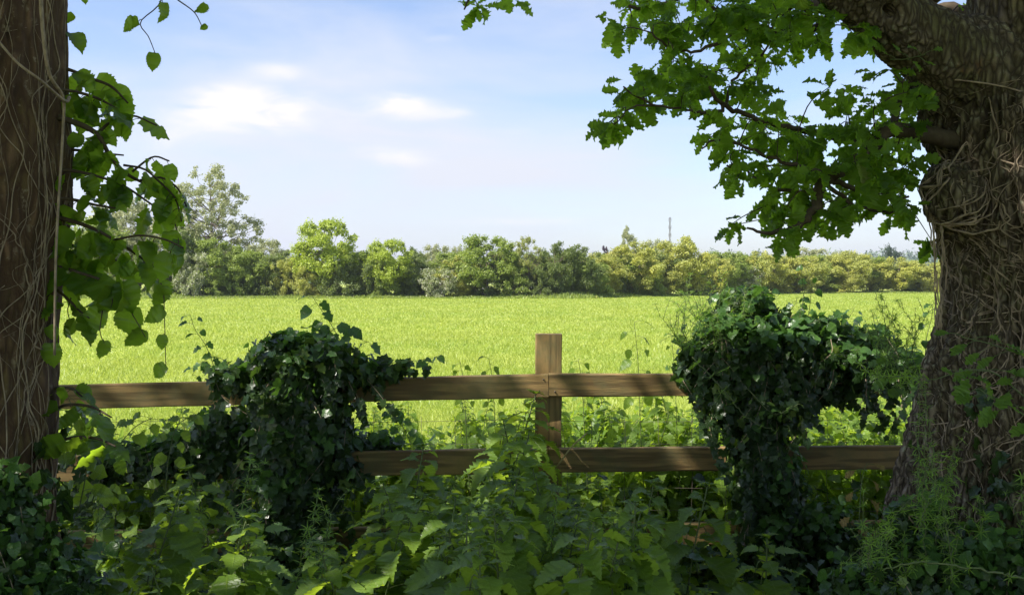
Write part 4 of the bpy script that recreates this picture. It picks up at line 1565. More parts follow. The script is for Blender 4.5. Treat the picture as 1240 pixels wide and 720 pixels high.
strand([(212, 270, 2.62), (216, 290, 2.6), (214, 315, 2.6)], [(216, 290, 2.6, 30, -.05, .9), (206, 280, 2.6, 34, .2, .2)])
strand([(130, 350, 2.56), (136, 362, 2.55), (134, 374, 2.55)], [(134, 346, 2.55, 48, .05, 1.2), (150, 340, 2.55, 44, .3, .3)])
strand([(215, 0, 2.4), (235, 15, 2.4), (245, 33, 2.4)], [(248, 4, 2.4, 20, -.35, 2.2), (250, 30, 2.4, 11, -.9, 1.6)])
strand([(160, -60, 2.4), (200, -20, 2.4), (215, 0, 2.4)], [])
strand([(200, -25, 2.4), (193, 5, 2.4), (170, 27, 2.4), (180, 45, 2.4), (188, 65, 2.4)], [(197, 3, 2.4, 28, .25, 2.2), (168, 26, 2.4, 28, -3, .2), (186, 64, 2.4, 24, 0, .5)])
strand([(150, -60, 2.4), (100, -20, 2.42), (104, -5, 2.42)], [(102, -8, 2.42, 14, .1, .2)])
# leafy branches of the same tree low beside its trunk, lit through
for pl, k, s in [([(60, 500, 2.62, 2.5), (80, 490, 2.6, 2), (110, 492, 2.55, 1.6), (135, 505, 2.5, 1)], 11, .085),
                 ([(60, 540, 2.62, 2.5), (85, 530, 2.58, 2), (115, 530, 2.5, 1.5), (140, 540, 2.45, 1)], 12, .085),
                 ([(62, 470, 2.64, 2), (85, 470, 2.62, 1.6), (100, 480, 2.6, 1)], 7, .07)]:
    lbranch(pl, 14, k, s, .5)
r3 = np.random.default_rng(41)
over_crown(gf, gb, 215, 135, (-10, -.6), (-6.0, 2.6), (3.4, 8.0), (lt_pts[-1][0], 1.8, 4.5), r3, size=.12)
child('branches', gb.mesh('branches', [M_TWIG]), lt_root)
child('foliage', gf.mesh('foliage', [M_HAZEL]), lt_root)

# ------------------------------------------------------------------ fence
def bevel_box(geo, p0, p1, half_h, half_d, bev, n=14, mat=0, seed=0, vertical=False):
    """timber from p0 to p1 with chamfered edges and a slightly uneven surface"""
    rr = np.random.default_rng(seed)
    p0, p1 = np.array(p0, float), np.array(p1, float)
    t = nz(p1 - p0)
    up = np.array([0, 0, 1.]) if not vertical else np.array([1., 0, 0])
    dpt = nz(np.cross(t, up))
    up = np.cross(dpt, t)
    prof = [(-half_h + bev, -half_d), (half_h - bev, -half_d), (half_h, -half_d + bev), (half_h, half_d - bev), (half_h - bev, half_d), (-half_h + bev, half_d), (-half_h, half_d - bev), (-half_h, -half_d + bev)]
    V = []
    for i in range(n):
        c = p0 + (p1 - p0) * i / (n - 1)
        for j, (a, b) in enumerate(prof):
            V.append(c + up * (a + rr.normal() * .0012) + dpt * (b + rr.normal() * .0012))
    F = [(i * 8 + j, i * 8 + (j + 1) % 8, (i + 1) * 8 + (j + 1) % 8, (i + 1) * 8 + j) for i in range(n - 1) for j in range(8)]
    geo.add(V, F, None, mat)
    geo.V.append(np.zeros((0, 3), np.float32)); geo.UV.append(np.zeros((0, 2), np.float32))
    geo.F.append(np.array([list(range(8))[::-1], [(n - 1) * 8 + j for j in range(8)]]) + geo.n - len(V))
    geo.M.append(np.array([mat, mat], np.int32))


def rail(root, a, b, half_h, seed):
    g_ = Geo()
    mid = (np.array(a) + np.array(b)) / 2
    bevel_box(g_, np.array(a) - mid, np.array(b) - mid, half_h, .019, .004, 20, 0, seed)
    me = g_.mesh('rail', [M_RAIL], False)
    o = link('rail', me, root)
    o.location = Vector(mid) - root.location
    return o


FYL, FYM, FYR = 4.16, 4.24, 4.36
fence = empty('timber_fence', (at(664, 340, 4.27).x, 4.3, 0), 'weathered three rail timber field fence crossing the whole foreground', 'fence')


def fp(px, py, Y):
    return tuple(at(px, py, Y))


pm = 664
# left bay rails meet the right bay rails at the visible post
for (yl, ym, yr, hh, s) in ((481.5, 466.5, 463.5, .0495, 1), (566, 557, 549, .052, 4), (655, 648, 636, .048, 7)):
    L0 = at(-330, yl + 8, 4.1)
    Lm = at(pm - .3, ym, 4.235)
    Rm = at(pm + .3, ym - .6, 4.235)
    RR = at(1560, yr, 4.50)
    rail(fence, tuple(L0), tuple(Lm), hh, s)
    rail(fence, tuple(Rm), tuple(RR), hh * .97, s + 1)
for px, Y, topy in ((664, 4.304, 404), (362, 4.25, 420), (28, 4.19, 428), (925, 4.36, 418), (1210, 4.43, 420), (-260, 4.13, 430), (1500, 4.5, 420)):
    g_ = Geo()
    zt = at(px, topy, Y).z
    bevel_box(g_, (0, 0, -zt / 2 - .1), (0, 0, zt / 2), .056, .047, .004, 12, 0, px & 255, True)
    o = link('post', g_.mesh('post', [M_POST], False), fence)
    o.location = Vector((at(px, 340, Y).x, Y, zt / 2)) - fence.location
g_ = Geo()
for i in range(9):
    z = .08 + i * .1
    P = [(x, 4.37 + .055 * (x + 4) / 8 + .004 * math.sin(x * 9 + i), z + .004 * math.sin(x * 5 + i)) for x in np.linspace(-4, 4, 60)]
    tube(g_, P, .0009, 4)
for i in range(54):
    x = -4 + i * .15
    P = [(x + .003 * math.sin(z * 20 + i), 4.37 + .055 * (x + 4) / 8, z) for z in np.linspace(.05, .9, 12)]
    tube(g_, P, .0009, 4)
child('wire_netting', g_.mesh('wire_netting', [M_WIRE]), fence)
for (px, py) in ((658, 459), (672, 474), (657, 549), (671, 566)):
    g_ = Geo()
    p = at(px, py, 4.235 - .0195)
    tube(g_, [(p.x, p.y - .0035, p.z), (p.x, p.y + .004, p.z)], .0035, 8)
    child('nail', g_.mesh('nail', [M_WIRE]), fence)


# ------------------------------------------------------------------ ivy mounds on the fence
def ivy_mound(name, loc, label, blobs, n, size, rng, mat=M_IVY, top_new=True):
    """blobs: (px, py, rx_px, ry_px, Y, depth_m, weight)"""
    root = empty(name, loc, label, 'ivy', 'ivy growing over the fence')
    gl_, gn_, gs_ = Geo(), Geo(), Geo()
    B = []
    for (px, py, rx, ry, Y, dm, w_) in blobs:
        c = atn(px, py, Y)
        B.append((c, np.array([pr(0, Y, rx), dm, pr(0, Y, ry)]), w_))
    W = np.array([b[2] for b in B], float)
    W /= W.sum()
    for bi, (c, rr_, w_) in enumerate(B):
        k = int(n * W[bi])
        dd = rdir(k, rng)
        dd[:, 1] = np.where(rng.random(k) < .72, -abs(dd[:, 1]), dd[:, 1])
        s = rng.uniform(.12, 1.0, k) ** .45
        bump_ = 1 + .55 * np.array([noise.noise(tuple(d * 2.2 + c)) for d in dd]) + .25 * np.array([noise.noise(tuple(d * 6 + c * 3)) for d in dd])
        pos = c + dd * rr_ * (s * bump_)[:, None] + rng.normal(size=(k, 3)) * .018
        pos[:, 2] = np.maximum(pos[:, 2], .03)
        nrm = nz(dd / rr_ * rr_.min() + rng.normal(size=(k, 3)) * .42 + np.array([0, -.1, .25]))
        ax = nz(np.array([0, -.15, -1.]) + rng.normal(size=(k, 3)) * .55)
        topm = ((dd[:, 2] > .3) & (s > .8)) | ((s > .93) & (rng.random(k) < .22))  # paler young leaves on top also paint the mound lighter, as if lit
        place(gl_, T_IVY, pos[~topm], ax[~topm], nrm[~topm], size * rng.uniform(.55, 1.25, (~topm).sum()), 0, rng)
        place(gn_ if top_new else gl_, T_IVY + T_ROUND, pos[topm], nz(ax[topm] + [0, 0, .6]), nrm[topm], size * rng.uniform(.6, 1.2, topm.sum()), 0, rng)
        # trailing strands hanging below and out of the mound
        for _ in range(int(.8 + 5 * w_)):
            a = c + np.array([rng.uniform(-.95, .95), -.8, rng.uniform(-.9, .4)]) * rr_
            Ls_ = rng.uniform(.08, .28)
            e = a + np.array([rng.normal() * .06, -rng.uniform(.0, .05), -Ls_])
            e[2] = max(e[2], .05)
            P = smooth_path([a, (a + e) / 2 + [rng.normal() * .02, -.02, 0], e], 14)
            tube(gs_, P, .0013, 4)
            ks = int(Ls_ / .02)
            pp = P[np.linspace(1, 13, ks).astype(int)]
            place(gl_, T_IVY, pp, nz(np.stack([rng.normal(size=ks), -.3 + 0 * pp[:, 0], -.8 + 0 * pp[:, 0]], 1)), nz(np.array([0, -1., .4]) + rng.normal(size=(ks, 3)) * .3), size * rng.uniform(.6, 1.1, ks), 0, rng)
        # woody stems inside
        for _ in range(10):
            a = c + rdir(1, rng)[0] * rr_ * .55
            b = c + rdir(1, rng)[0] * rr_ * .55
            a[2] = max(.02, a[2]); b[2] = max(.02, b[2])
            tube(gs_, smooth_path([a, (a + b) / 2 + rng.normal(size=3) * .02, b], 12), rng.uniform(.001, .0028), 5)
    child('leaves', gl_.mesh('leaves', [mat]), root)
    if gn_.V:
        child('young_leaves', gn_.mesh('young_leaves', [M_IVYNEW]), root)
    child('stems', gs_.mesh('stems', [M_VINE]), root)
    return root


ri = np.random.default_rng(51)
ivy_mound('ivy_mound', (at(360, 340, 4.2).x, 4.2, 0), 'dark rounded ivy mound smothering the fence left of the visible post', [
    (368, 440, 56, 30, 4.15, .2, 1.8), (345, 424, 34, 18, 4.15, .18, .7), (392, 422, 28, 17, 4.15, .18, .6), (360, 485, 50, 40, 4.12, .17, 1.6), (362, 540, 46, 45, 4.1, .17, 1.7), (352, 600, 40, 55, 4.08, .17, 1.7),
    (350, 680, 48, 60, 4.05, .2, 1.7), (295, 452, 36, 14, 4.15, .14, .5), (430, 446, 34, 13, 4.15, .12, .5), (402, 500, 24, 40, 4.2, .12, .7), (410, 560, 20, 34, 4.2, .1, .5), (478, 446, 34, 5, 4.15, .06, .12),
    (235, 545, 75, 22, 4.12, .12, .9), (160, 556, 60, 20, 4.1, .1, .7), (280, 525, 40, 30, 4.16, .14, .7), (450, 538, 34, 16, 4.3, .08, .25)], 10500, .05, ri)
ivy_mound('ivy_mound', (at(930, 340, 4.3).x, 4.3, 0), 'large dark ivy mound on the fence beside the oak trunk', [
    (905, 420, 56, 38, 4.2, .24, 2.0), (880, 408, 40, 30, 4.2, .2, .9), (950, 418, 52, 30, 4.22, .22, 1.5), (1005, 432, 56, 22, 4.25, .2, 1.2), (1055, 442, 42, 20, 4.3, .18, .8), (1095, 448, 30, 24, 4.2, .14, .6), (850, 425, 30, 14, 4.15, .12, .4), (890, 470, 46, 38, 4.18, .2, 1.4), (935, 480, 44, 40, 4.18, .2, 1.3),
    (912, 525, 36, 46, 4.15, .18, 1.3), (930, 590, 42, 52, 4.15, .2, 1.5), (940, 660, 50, 60, 4.1, .22, 1.5), (990, 650, 50, 50, 4.15, .24, 1.3), (900, 370, 36, 20, 4.22, .14, .5), (975, 400, 55, 18, 4.25, .14, .6), (1040, 410, 42, 14, 4.28, .14, .4), (1000, 470, 36, 14, 4.25, .1, .4), (845, 445, 28, 16, 4.18, .12, .4)],
    15500, .046, ri)


def ivy_bank(name, x, y, label, blobs, n, size):
    return ivy_mound(name, (x, y, 0), label, blobs, n, size, ri)


ivy_bank('ivy_mound', at(20, 340, 2.2).x, 2.3, 'low bank of small ivy leaves around the foot of the left trunk', [
    (10, 665, 50, 60, 2.32, .16, 1.8), (40, 715, 55, 50, 2.3, .2, 2.0), (-40, 650, 60, 70, 2.3, .2, 1.5), (80, 710, 36, 36, 2.35, .14, 1.), (15, 600, 26, 36, 2.34, .07, .5)], 4600, .036)
ivy_bank('ivy_mound', at(1150, 340, 2.4).x, 2.45, 'low bank of ivy and leaves around the foot of the oak', [
    (1140, 700, 75, 50, 2.38, .16, 1.8), (1220, 690, 65, 55, 2.36, .16, 1.6), (1060, 715, 60, 45, 2.5, .2, 1.4), (1095, 650, 34, 45, 2.5, .1, .6), (1130, 640, 22, 40, 2.42, .05, .25)], 3600, .034)

# ------------------------------------------------------------------ nettles
def nettle(seed, h, lean):
    rr = np.random.default_rng(seed)
    root = empty('nettle', (0, 0, 0), None, 'nettle')
    gs_, gl_ = Geo(), Geo()
    top = np.array([lean[0], lean[1], h])
    P = smooth_path([(0, 0, -.02), (lean[0] * .15, lean[1] * .15, h * .35), (lean[0] * .5, lean[1] * .5, h * .72), top], 30)
    tube(gs_, P, np.linspace(.0042, .0018, 30), 6)
    s = .18 * h
    z = s
    i = 0
    ang = rr.uniform(0, 6.28)
    while z < h * .995:
        t = z / h
        p = np.array([np.interp(z, P[:, 2], P[:, 0]), np.interp(z, P[:, 2], P[:, 1]), z])
        L = .15 * min(1, (1.04 - t) * 3.4) ** .8 * rr.uniform(.85, 1.15)
        L = max(L, .022)
        for sd in (0, PI):
            a = ang + sd + rr.normal() * .15
            out = np.array([math.cos(a), math.sin(a), .45 - .3 * (1 - t)])
            pl_ = L * .38
            q = p + nz(out) * pl_
            tube(gs_, smooth_path([p, (p + q) / 2 + [0, 0, .004], q], 4), .0011, 4, cap=False)
            place(gl_, T_NET, [q], nz(out * [1, 1, .2] + [0, 0, .05 if t > .93 else -.15 - .55 * rr.random()]), nz(np.array([0, 0, 1.]) + rr.normal(size=3) * .2 + np.array([math.cos(a), math.sin(a), 0]) * .35), L, 0, rr)
            # axillary small leaves
            if t > .5 and rr.random() < .7:
                place(gl_, T_NET, [p + nz(out) * .01], nz(out + rr.normal(size=3) * .4 + [0, 0, .5]), nz(rr.normal(size=3) * .4 + [0, 0, 1.]), L * .35, 0, rr)
        # flower tassels
        if t > .62 and t < .93 and rr.random() < .5:
            for _ in range(2):
                a = ang + rr.uniform(0, 6.28)
                e = p + np.array([math.cos(a) * .03, math.sin(a) * .03, -.035])
                tube(gs_, smooth_path([p, p + [math.cos(a) * .02, math.sin(a) * .02, .004], e], 6), .0015, 4, cap=False)
        ang += PI / 2 + rr.normal() * .1
        z += .075 * (1.05 - t * .75) * rr.uniform(.85, 1.15)
        i += 1
    # tip rosette
    for _ in range(6):
        a = rr.uniform(0, 6.28)
        place(gl_, T_NET, [top], nz(np.array([math.cos(a), math.sin(a), rr.uniform(.1, 1.2)])), nz(np.array([-math.cos(a), -math.sin(a), 1.2])), rr.uniform(.02, .04), 0, rr)
    link('stem', gs_.mesh('stem', [M_STEM]), root)
    link('leaves', gl_.mesh('leaves', [M_NET]), root)
    return root


NP = [nettle(200 + i, h, l) for i, (h, l) in enumerate([(1.0, (.05, -.05)), (1.0, (-.12, .05)), (1.0, (.16, -.06)), (1.0, (0, .1)), (1.0, (-.06, -.14)), (1.0, (.08, .1)), (1.0, (-.18, -.02))])]
used_n = set()


def put_nettle(x, y, h, label, group, i=None, rz=None, wide=1.0):
    i = random.randrange(len(NP)) if i is None else i
    rz = random.uniform(0, 6.28) if rz is None else rz
    s = h
    sc = (max(.8, min(1.1, s)) * wide,) * 2 + (s,)
    if i not in used_n:
        used_n.add(i)
        o = NP[i]
        o.location = (x, y, 0)
        o.rotation_euler = (0, 0, rz)
        o.scale = sc
        o['label'], o['group'] = label, group
    else:
        o = copy_thing(NP[i], (x, y, 0), rz, sc, label, group)
    return o


# conspicuous ones, by tip position in the photo
KEYN = [(480, 545, 3.2, 'leafy nettle with bright drooping leaves between left ivy mound and post'), (575, 582, 2.75, 'nettle with long bright toothed leaves in the foreground below the post'),
        (428, 605, 2.8, 'grey green nettle in front of the left ivy mound'), (452, 655, 2.55, 'low foreground nettle with paired bright leaves near the bottom edge'),
        (598, 520, 3.5, 'tall bright nettle crossing the middle rail left of the post'), (640, 570, 3.3, 'nettle with bright leaves against the foot of the post'),
        (693, 570, 3.3, 'nettle just right of the post under the middle rail'), (760, 585, 3.0, 'nettle with pale tip below the middle rail right of the post'),
        (815, 590, 2.9, 'silvery tipped nettle standing before the lowest rail'), (600, 478, 4.05, 'tall nettle tip touching the top rail left of the post'),
        (640, 500, 3.9, 'dark nettle leaning on the left side of the post'), (148, 600, 2.7, 'bright nettle at lower left beside the trunk ivy'),
        (232, 625, 2.6, 'sprawling light green nettle at lower left'), (275, 570, 3.3, 'slim nettle standing beside the left ivy mound'),
        (180, 640, 2.4, 'pale nettle near the bottom left corner'), (560, 640, 2.4, 'broad leaved nettle at the bottom centre'), (716, 628, 2.5, 'dense nettle at the bottom right of centre'),
        (200, 600, 3.0, 'tall light green nettle right of the left trunk ivy bank'), (300, 640, 2.6, 'nettle in the dark gap left of the left mound foot'), (520, 585, 3.0, 'pair leaved nettle between two taller ones left of the post'), (770, 625, 2.7, 'wide leaved nettle right of the post near the bottom'),
        (925, 665, 2.6, 'drooping nettle in front of the right ivy mound foot'), (520, 620, 2.6, 'shadowed nettle left of bottom centre'), (660, 625, 2.7, 'dim nettle below the post')]
for (px, py, Y, lab) in KEYN:
    p = at(px, py, Y)
    put_nettle(p.x, p.y, p.z, lab, 'nettles along the fence', wide=1.3)
rn = random.Random(3)
# mass of nettles below those
cnt = 0
while cnt < 80:
    px = rn.uniform(110, 960)
    Y = rn.uniform(2.2, 4.0)
    env = 655 if px < 320 else (630 if px < 460 else (605 if px < 840 else 680))
    if 300 < px < 420:
        env = 705
    if 790 < px < 910:
        env = 725
    py = env + rn.uniform(-10, 70) - (Y - 3) * 18
    p = at(px, py, Y)
    if p.z < .25:
        continue
    put_nettle(p.x + rn.uniform(-.05, .05), p.y, p.z, 'nettle in the dense shaded nettle bed before the fence', 'nettles of the shaded bed', None, wide=1.15)
    cnt += 1
# sunlit ones beyond the fence
cnt = 0
while cnt < 115:
    px = rn.uniform(80, 1110)
    Y = rn.uniform(4.55, 5.9)
    py = rn.uniform(486, 545)
    if 540 < px < 650 or 680 < px < 860:
        py -= rn.uniform(0, 26)
    p = at(px, py, Y)
    put_nettle(p.x, p.y, max(.35, p.z), 'nettle in the sunlit strip just beyond the fence', 'nettles beyond the fence', None, wide=.9)
    cnt += 1


# ------------------------------------------------------------------ shoots, cleavers, saplings
def shoot(name, label, cat, pl, n_leaf, size, temps, mat, group=None, stem_r=.0016, hang=.4, both=True, seed=0, smat=None):
    rr = np.random.default_rng(seed + 900)
    P = smooth_path([atn(*q) for q in pl], 30)
    root = empty(name, tuple(P[0]), label, cat, group)
    gs_, gl_ = Geo(), Geo()
    tube(gs_, P, np.linspace(stem_r, stem_r * .5, 30), 5)
    for i in range(n_leaf):
        t = .08 + .92 * (i + .5) / n_leaf
        p = P[min(29, int(t * 29.9))]
        sd = 1 if i % 2 else -1
        out = np.array([sd * rr.uniform(.4, 1.), rr.uniform(-.7, .3), rr.uniform(-.3, .5) - hang * .5])
        q = p + nz(out) * size * .45
        tube(gs_, smooth_path([p, (p + q) / 2 + [0, 0, .003], q], 4), .0008, 4, cap=False)
        place(gl_, temps, [q], nz(out + [0, 0, -hang]), nz(np.array([rr.normal() * .4, -.6 + rr.normal() * .4, .8])), size * rr.uniform(.7, 1.15) * (1 - .35 * t), 0, rr)
    child('stem', gs_.mesh('stem', [smat or M_STEM]), root)
    child('leaves', gl_.mesh('leaves', [mat]), root)
    return root


SHOOTS = [
    ('upright leafy ivy shoot at the left shoulder of the left ivy mound', [(262, 452, 4.1), (250, 420, 4.08), (236, 398, 4.06), (230, 380, 4.05)], 9, .055),
    ('second leafy shoot leaning left off the left ivy mound', [(285, 445, 4.1), (262, 432, 4.08), (243, 440, 4.05), (232, 455, 4.05)], 8, .05),
    ('arching leafy shoot on the crown of the left ivy mound', [(412, 412, 4.1), (398, 388, 4.08), (384, 368, 4.06), (378, 358, 4.05)], 7, .075),
    ('leafy shoot right of the crown of the left ivy mound', [(395, 405, 4.1), (415, 395, 4.08), (440, 412, 4.06), (447, 414, 4.05)], 5, .07),
    ('long ivy runner trailing right along the top rail from the left mound', [(450, 445, 4.12), (480, 438, 4.1), (510, 436, 4.1), (535, 430, 4.08)], 9, .05),
    ('leafy sprig standing on the right ivy mound near its crown', [(905, 395, 4.15), (915, 375, 4.13), (925, 362, 4.12), (930, 350, 4.12)], 9, .06),
    ('tall budded sprig on the right ivy mound', [(975, 400, 4.15), (980, 375, 4.12), (982, 350, 4.12), (978, 322, 4.12)], 9, .05),
    ('leafy sprig in the middle of the right ivy mound', [(950, 400, 4.15), (955, 380, 4.12), (963, 368, 4.12), (965, 360, 4.12)], 8, .06),
    ('leafy shoot at the right shoulder of the right ivy mound', [(1010, 420, 4.2), (1018, 400, 4.16), (1028, 385, 4.15), (1035, 372, 4.15)], 9, .055),
    ('low shoot with curled leaves right of the right ivy mound crown', [(1040, 430, 4.2), (1045, 412, 4.16), (1050, 398, 4.15), (1058, 388, 4.15)], 8, .05),
    ('rounded leaf shoot hanging before the right ivy mound', [(880, 380, 4.05), (900, 392, 4.0), (925, 400, 4.0), (930, 420, 4.0)], 8, .055),
    ('broad leaved shoot on top of the right ivy mound near its left peak', [(870, 400, 4.1), (880, 382, 4.08), (890, 368, 4.06), (898, 356, 4.05)], 10, .07),
    ('broad leaved shoot spreading right over the top of the right ivy mound', [(930, 405, 4.1), (955, 395, 4.08), (980, 392, 4.06), (1000, 385, 4.05)], 11, .07),
    ('broad leaved shoot lying along the right arm of the right ivy mound', [(1000, 435, 4.1), (1030, 425, 4.08), (1060, 428, 4.06), (1085, 420, 4.05)], 11, .065),
    ('thin shoot in the gap between right ivy mound and oak', [(1120, 440, 3.6), (1122, 410, 3.6), (1128, 385, 3.6), (1130, 368, 3.6)], 9, .045),
]
for i, (lab, pl, n_, s_) in enumerate(SHOOTS):
    shoot('ivy_shoot', lab, 'ivy', pl, n_, s_, T_ROUND + T_IVY[:2], M_IVYNEW, 'ivy shoots on the mounds', seed=i)
for i, (px, py, lab, n_, s_) in enumerate(((557, 437, 'short nettle tip above the top rail midway between ivy mound and post', 9, .055), (592, 434, 'nettle tip peeping above the top rail left of the post', 11, .06),
                                    (700, 434, 'nettle tip peeping above the top rail right of the post', 9, .055), (768, 390, 'tall drooping nettle rising above the top rail beside the right ivy mound', 12, .085),
                                    (812, 400, 'slim budded nettle between the drooping nettle and right ivy mound', 9, .04))):
    shoot('nettle', lab, 'nettle', [(px + 12, 600, 4.5), (px + 8, 530, 4.48), (px + 5, (py + 500) / 2, 4.46), (px, py, 4.45)], n_ + 6, s_, T_NET, M_NET, 'nettles beyond the fence', .002, .5, seed=30 + i)
OAKS = [('oak seedling shoot with bright lobed leaves before the oak trunk', [(1240, 480, 2.3), (1205, 452, 2.3), (1170, 448, 2.28), (1130, 460, 2.27)], 9, .085),
        ('upper oak shoot with lobed leaves at the right edge before the trunk', [(1260, 440, 2.3), (1225, 425, 2.3), (1195, 415, 2.28), (1165, 408, 2.27)], 9, .075),
        ('lower oak shoot with lobed leaves at the right edge before the trunk', [(1260, 520, 2.3), (1230, 495, 2.3), (1200, 480, 2.28), (1185, 470, 2.27)], 9, .07),
        ('small lobed leaf sprig left of the oak trunk foot', [(1110, 480, 3.3), (1090, 450, 3.3), (1080, 430, 3.3)], 7, .08)]
M_BRIGHTOAK = leaf_mat('young_oak_leaf', (.09, .18, .02), (.14, .25, .03), (.28, .48, .04), .5, .4, .35)
for i, (lab, pl, n_, s_) in enumerate(OAKS):
    shoot('oak_shoot', lab, 'seedling', pl, n_, s_, T_OAK, M_BRIGHTOAK, 'oak shoots before the trunk', .002, .2, seed=50 + i)
shoot('oak_shoot', 'tiny bright leaf sprig growing out of the thick low oak limb', 'seedling', [(1078, 72, 2.72), (1095, 72, 2.68), (1112, 68, 2.64), (1120, 66, 2.62)], 6, .05, T_OAK, M_BRIGHTOAK, 'oak shoots before the trunk', .0015, 0, seed=60)
tw = shoot('dead_sprig', 'yellowed dying leaf sprig at the left foot of the oak', 'plant', [(1040, 640, 2.9), (1042, 600, 2.9), (1045, 575, 2.9), (1050, 560, 2.88)], 6, .055, T_OAK,
           leaf_mat('dying_leaf', (.30, .22, .07), (.42, .30, .10), (.4, .3, .08), .35, .6, .3), seed=77)
shoot('green_sprig', 'pale small leaved sprig hanging over the right ivy mound', 'plant', [(905, 470, 3.95), (935, 500, 3.9), (955, 495, 3.9), (965, 490, 3.9)], 12, .04, T_OAK, M_BRIGHTOAK, seed=79)

# straw stalk crossing the post, pale twigs on the ground
g_ = Geo()
root = empty('dry_stalk', tuple(at(676, 562, 4.15)), 'pale dry stalk leaning across the middle rail beside the post', 'stalk')
tube(g_, smooth_path([atn(674, 565, 4.13), atn(693, 540, 4.12), atn(711, 524, 4.12)], 10), np.linspace(.0035, .0028, 10), 6)
child('stem', g_.mesh('stem', [rough_mat('straw', (.36, .27, .13), (.48, .38, .2), 40, bump=.1)]), root)
del root['category']; root['category'] = 'stalk'


def cleavers(label, pts, seed, group, whorl=.035, L=.022, r=.0012):
    rr = np.random.default_rng(seed)
    P = smooth_path(pts, 40)
    P[1:-1] += rr.normal(size=(38, 3)) * .002
    root = empty('cleavers', tuple(P[0]), label, 'weed', group)
    gs_, gl_ = Geo(), Geo()
    tube(gs_, P, np.linspace(r * 1.2, r * .7, 40), 4)
    Ls = np.concatenate([[0], np.cumsum(np.linalg.norm(np.diff(P, axis=0), axis=1))])
    nw = max(3, int(Ls[-1] / whorl))
    T = nz(np.gradient(P, axis=0))
    for i in range(nw + 1):
        s = Ls[-1] * (i + .3) / (nw + .3)
        j = int(np.searchsorted(Ls, min(s, Ls[-1] - 1e-6)))
        j = min(39, j)
        p, t = P[j], T[j]
        u = nz(np.cross(t, [.3, .5, .8]))
        v = np.cross(t, u)
        k = 7
        a = rr.uniform(0, 6.28) + np.arange(k) * 2 * PI / k
        out = np.cos(a)[:, None] * u + np.sin(a)[:, None] * v + t * .35
        place(gl_, T_BLADE, np.repeat(p[None], k, 0), nz(out), np.repeat(t[None], k, 0) + .01, L * rr.uniform(.8, 1.3) * (1.1 - .4 * i / nw) * 1.0, 0, rr)
        if rr.random() < .35:     # side shoot
            e = p + nz(u * rr.normal() + v * rr.normal() + t * .7 + [0, 0, .3]) * rr.uniform(.04, .09)
            tube(gs_, smooth_path([p, (p + e) / 2 + [0, 0, .006], e], 6), .0008, 4, cap=False)
            tt = nz(e - p)
            for f in (.6, 1.0):
                out = nz(np.cos(a)[:, None] * u + np.sin(a)[:, None] * v + tt * .6)
                place(gl_, T_BLADE, np.repeat((p + (e - p) * f)[None], k, 0), out, np.repeat(tt[None], k, 0) + .01, L * .65, 0, rr)
    child('stem', gs_.mesh('stem', [M_STEM]), root)
    child('leaves', gl_.mesh('leaves', [M_CLEAV], False), root)
    return root


rc = np.random.default_rng(61)
# on the left shoulder and crown of the right mound
for i in range(54):
    bx = rc.uniform(815, 930)
    by = rc.uniform(395, 450)
    tx = bx + rc.uniform(-45, 25)
    ty = by - rc.uniform(25, 75)
    if ty < 345:
        ty = 345 + rc.uniform(0, 10)
    Y = rc.uniform(3.98, 4.3)
    cleavers('feathery cleavers stem sprawling over the left side of the right ivy mound', [atn(bx, by, Y), atn((bx + tx) / 2 + rc.uniform(-8, 8), (by + ty) / 2, Y - .03), atn(tx, ty, Y - .03)], 300 + i, 'cleavers on the right ivy mound')
for i, (px, top, w_) in enumerate(((868, 314, 'left'), (917, 318, 'middle'), (969, 320, 'right'))):
    cleavers('thin budded stalk rising above the right ivy mound, %s one of three' % w_, [atn(px - 6, 400, 4.1), atn(px + 4, 360, 4.08), atn(px, top, 4.07)], 330 + i, 'budded stalks', .028, .014, .0014)
cleavers('long bright cleavers stem slanting down across the right ivy mound', [atn(838, 432, 3.9), atn(870, 465, 3.88), atn(905, 505, 3.87), atn(940, 522, 3.86)], 340, 'long cleavers', .07, .035, .0022)
cleavers('cleavers stem reaching from the oak to the right ivy mound', [atn(1130, 462, 3.0), atn(1095, 455, 3.3), atn(1060, 455, 3.6), atn(1035, 435, 3.8)], 341, 'long cleavers', .06, .03, .0018)
for i in range(16):
    bx, by = rc.uniform(1060, 1115), rc.uniform(430, 480)
    cleavers('cleavers stem in the tangle between right ivy mound and oak', [atn(bx, by, 3.8), atn(bx + rc.uniform(-10, 20), by - 35, 3.75), atn(bx + rc.uniform(-15, 30), by - rc.uniform(45, 85), 3.7)], 350 + i, 'cleavers between mound and oak')
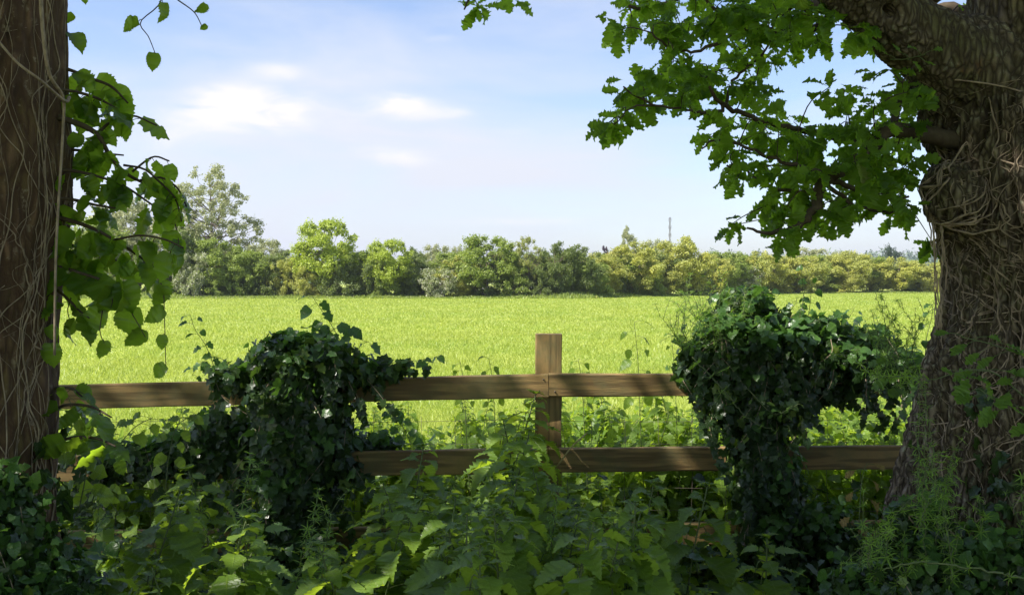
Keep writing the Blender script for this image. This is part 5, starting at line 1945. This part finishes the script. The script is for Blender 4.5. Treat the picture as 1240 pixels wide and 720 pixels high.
# at the foot and up the front of the oak
for i in range(24):
    bx = rc.uniform(1040, 1250)
    by = rc.uniform(600, 730)
    H_ = rc.uniform(50, 190) if 1110 < bx < 1180 else rc.uniform(30, 90)
    Y = rc.uniform(2.2, 2.42)
    dx = rc.uniform(-40, 40)
    cleavers('cleavers stem scrambling up before the foot of the oak', [atn(bx, by, Y), atn(bx + dx * .3, by - H_ * .5, Y - .02), atn(bx + dx, by - H_, Y - .03)], 400 + i, 'cleavers before the oak', .032, .026)
cleavers('single long pale stem arching over the oak roots', [atn(1240, 700, 2.1), atn(1190, 690, 2.1), atn(1120, 680, 2.12), atn(1070, 690, 2.15)], 460, 'long cleavers', .09, .02, .0024)
for (px, top, bot, lab) in ((372, 600, 720, 'upright cleavers standing before the foot of the left ivy mound'), (388, 622, 720, 'second upright cleavers before the foot of the left ivy mound'), (360, 640, 720, 'short upright cleavers left of the pair before the left mound'),
                            (292, 560, 640, 'slim cleavers beside the left ivy mound'), (110, 600, 720, 'cleavers beside the ivy bank at lower left'), (60, 620, 730, 'cleavers in front of the left trunk'), (665, 590, 700, 'cleavers among the nettles below the post')):
    cleavers(lab, [atn(px, bot, 2.7), atn(px + 4, (top + bot) / 2, 2.7), atn(px + 12, top, 2.68)], 470 + px, 'upright cleavers', .03, .03, .0016)

# bushes of hazel like leaves between left trunk and rails (bright, lit through)
for i, (lab, pl, n_, s_) in enumerate([
    ('bright broad leaved sapling beside the left trunk above the middle rail', [(95, 620, 2.9), (105, 560, 2.88), (95, 510, 2.86), (82, 480, 2.85)], 16, .075),
    ('second broad leaved sapling leaning right by the left trunk', [(110, 610, 3.0), (130, 560, 2.98), (160, 520, 2.96), (185, 505, 2.95)], 15, .07),
    ('small sapling in the gap under the top rail at left', [(200, 600, 3.6), (205, 550, 3.6), (215, 515, 3.6), (240, 500, 3.6)], 13, .06),
    ('broad leaved sapling in the rail gap right of the post', [(720, 560, 4.5), (725, 530, 4.5), (735, 505, 4.5), (745, 492, 4.5)], 12, .07),
    ('leafy shoot in the rail gap right of the left ivy mound', [(500, 560, 4.4), (495, 530, 4.4), (480, 505, 4.4), (470, 492, 4.4)], 14, .055),
    ('sapling below the middle rail at left', [(140, 680, 3.2), (150, 640, 3.2), (135, 610, 3.2), (120, 590, 3.2)], 14, .065)]):
    shoot('leafy_sapling', lab, 'sapling', pl, n_, s_, T_OVAL + T_ROUND, M_NET if i != 4 else M_IVYNEW, 'saplings by the fence', .002, .3, seed=100 + i)

# undergrowth: ground cover in the shade, and the lit strip behind the fence
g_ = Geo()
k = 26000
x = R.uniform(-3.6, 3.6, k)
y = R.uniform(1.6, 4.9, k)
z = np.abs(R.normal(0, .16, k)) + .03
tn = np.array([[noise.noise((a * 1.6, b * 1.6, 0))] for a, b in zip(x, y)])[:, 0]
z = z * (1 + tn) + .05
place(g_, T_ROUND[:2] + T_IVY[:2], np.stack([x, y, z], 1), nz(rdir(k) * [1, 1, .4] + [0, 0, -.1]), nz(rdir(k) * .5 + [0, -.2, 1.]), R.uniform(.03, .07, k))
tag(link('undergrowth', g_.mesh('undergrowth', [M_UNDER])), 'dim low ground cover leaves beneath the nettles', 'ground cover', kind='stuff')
g_ = Geo()
k = 38000
x = R.uniform(-4.2, 4.2, k)
y = R.uniform(4.5, 6.6, k)
tn = np.array([noise.noise((a * 1.4, b * 1.4, 5)) for a, b in zip(x, y)])
hh = .78 + .30 * tn - .16 * (y - 4.6) + .12 * (x > .9)
z = R.uniform(.05, 1, k) * np.maximum(.12, hh)
place(g_, T_OVAL[:3] + T_ROUND[:2], np.stack([x, y, z], 1), nz(rdir(k) * [1, 1, .4] + [0, 0, -.1]), nz(rdir(k) * .6 + [0, -.2, 1.]), R.uniform(.025, .065, k))
tag(link('field_margin_plants', g_.mesh('field_margin_plants', [M_NET])), 'low sunlit weeds along the field side of the fence', 'ground cover', kind='stuff')
g_ = Geo()
k = 26000
x = R.uniform(-4.5, 4.5, k)
y = R.uniform(4.45, 6.8, k)
P = np.stack([x, y, np.zeros(k)], 1)
ax = nz(np.stack([R.normal(size=k) * .35, R.normal(size=k) * .35, np.ones(k)], 1))
place(g_, T_BLADE, P, ax, rdir(k), R.uniform(.2, .6, k) * .9)
tag(link('margin_grass', g_.mesh('margin_grass', [M_GRASSW], False)), 'long wild grass growing just beyond the fence', 'grass', kind='stuff')
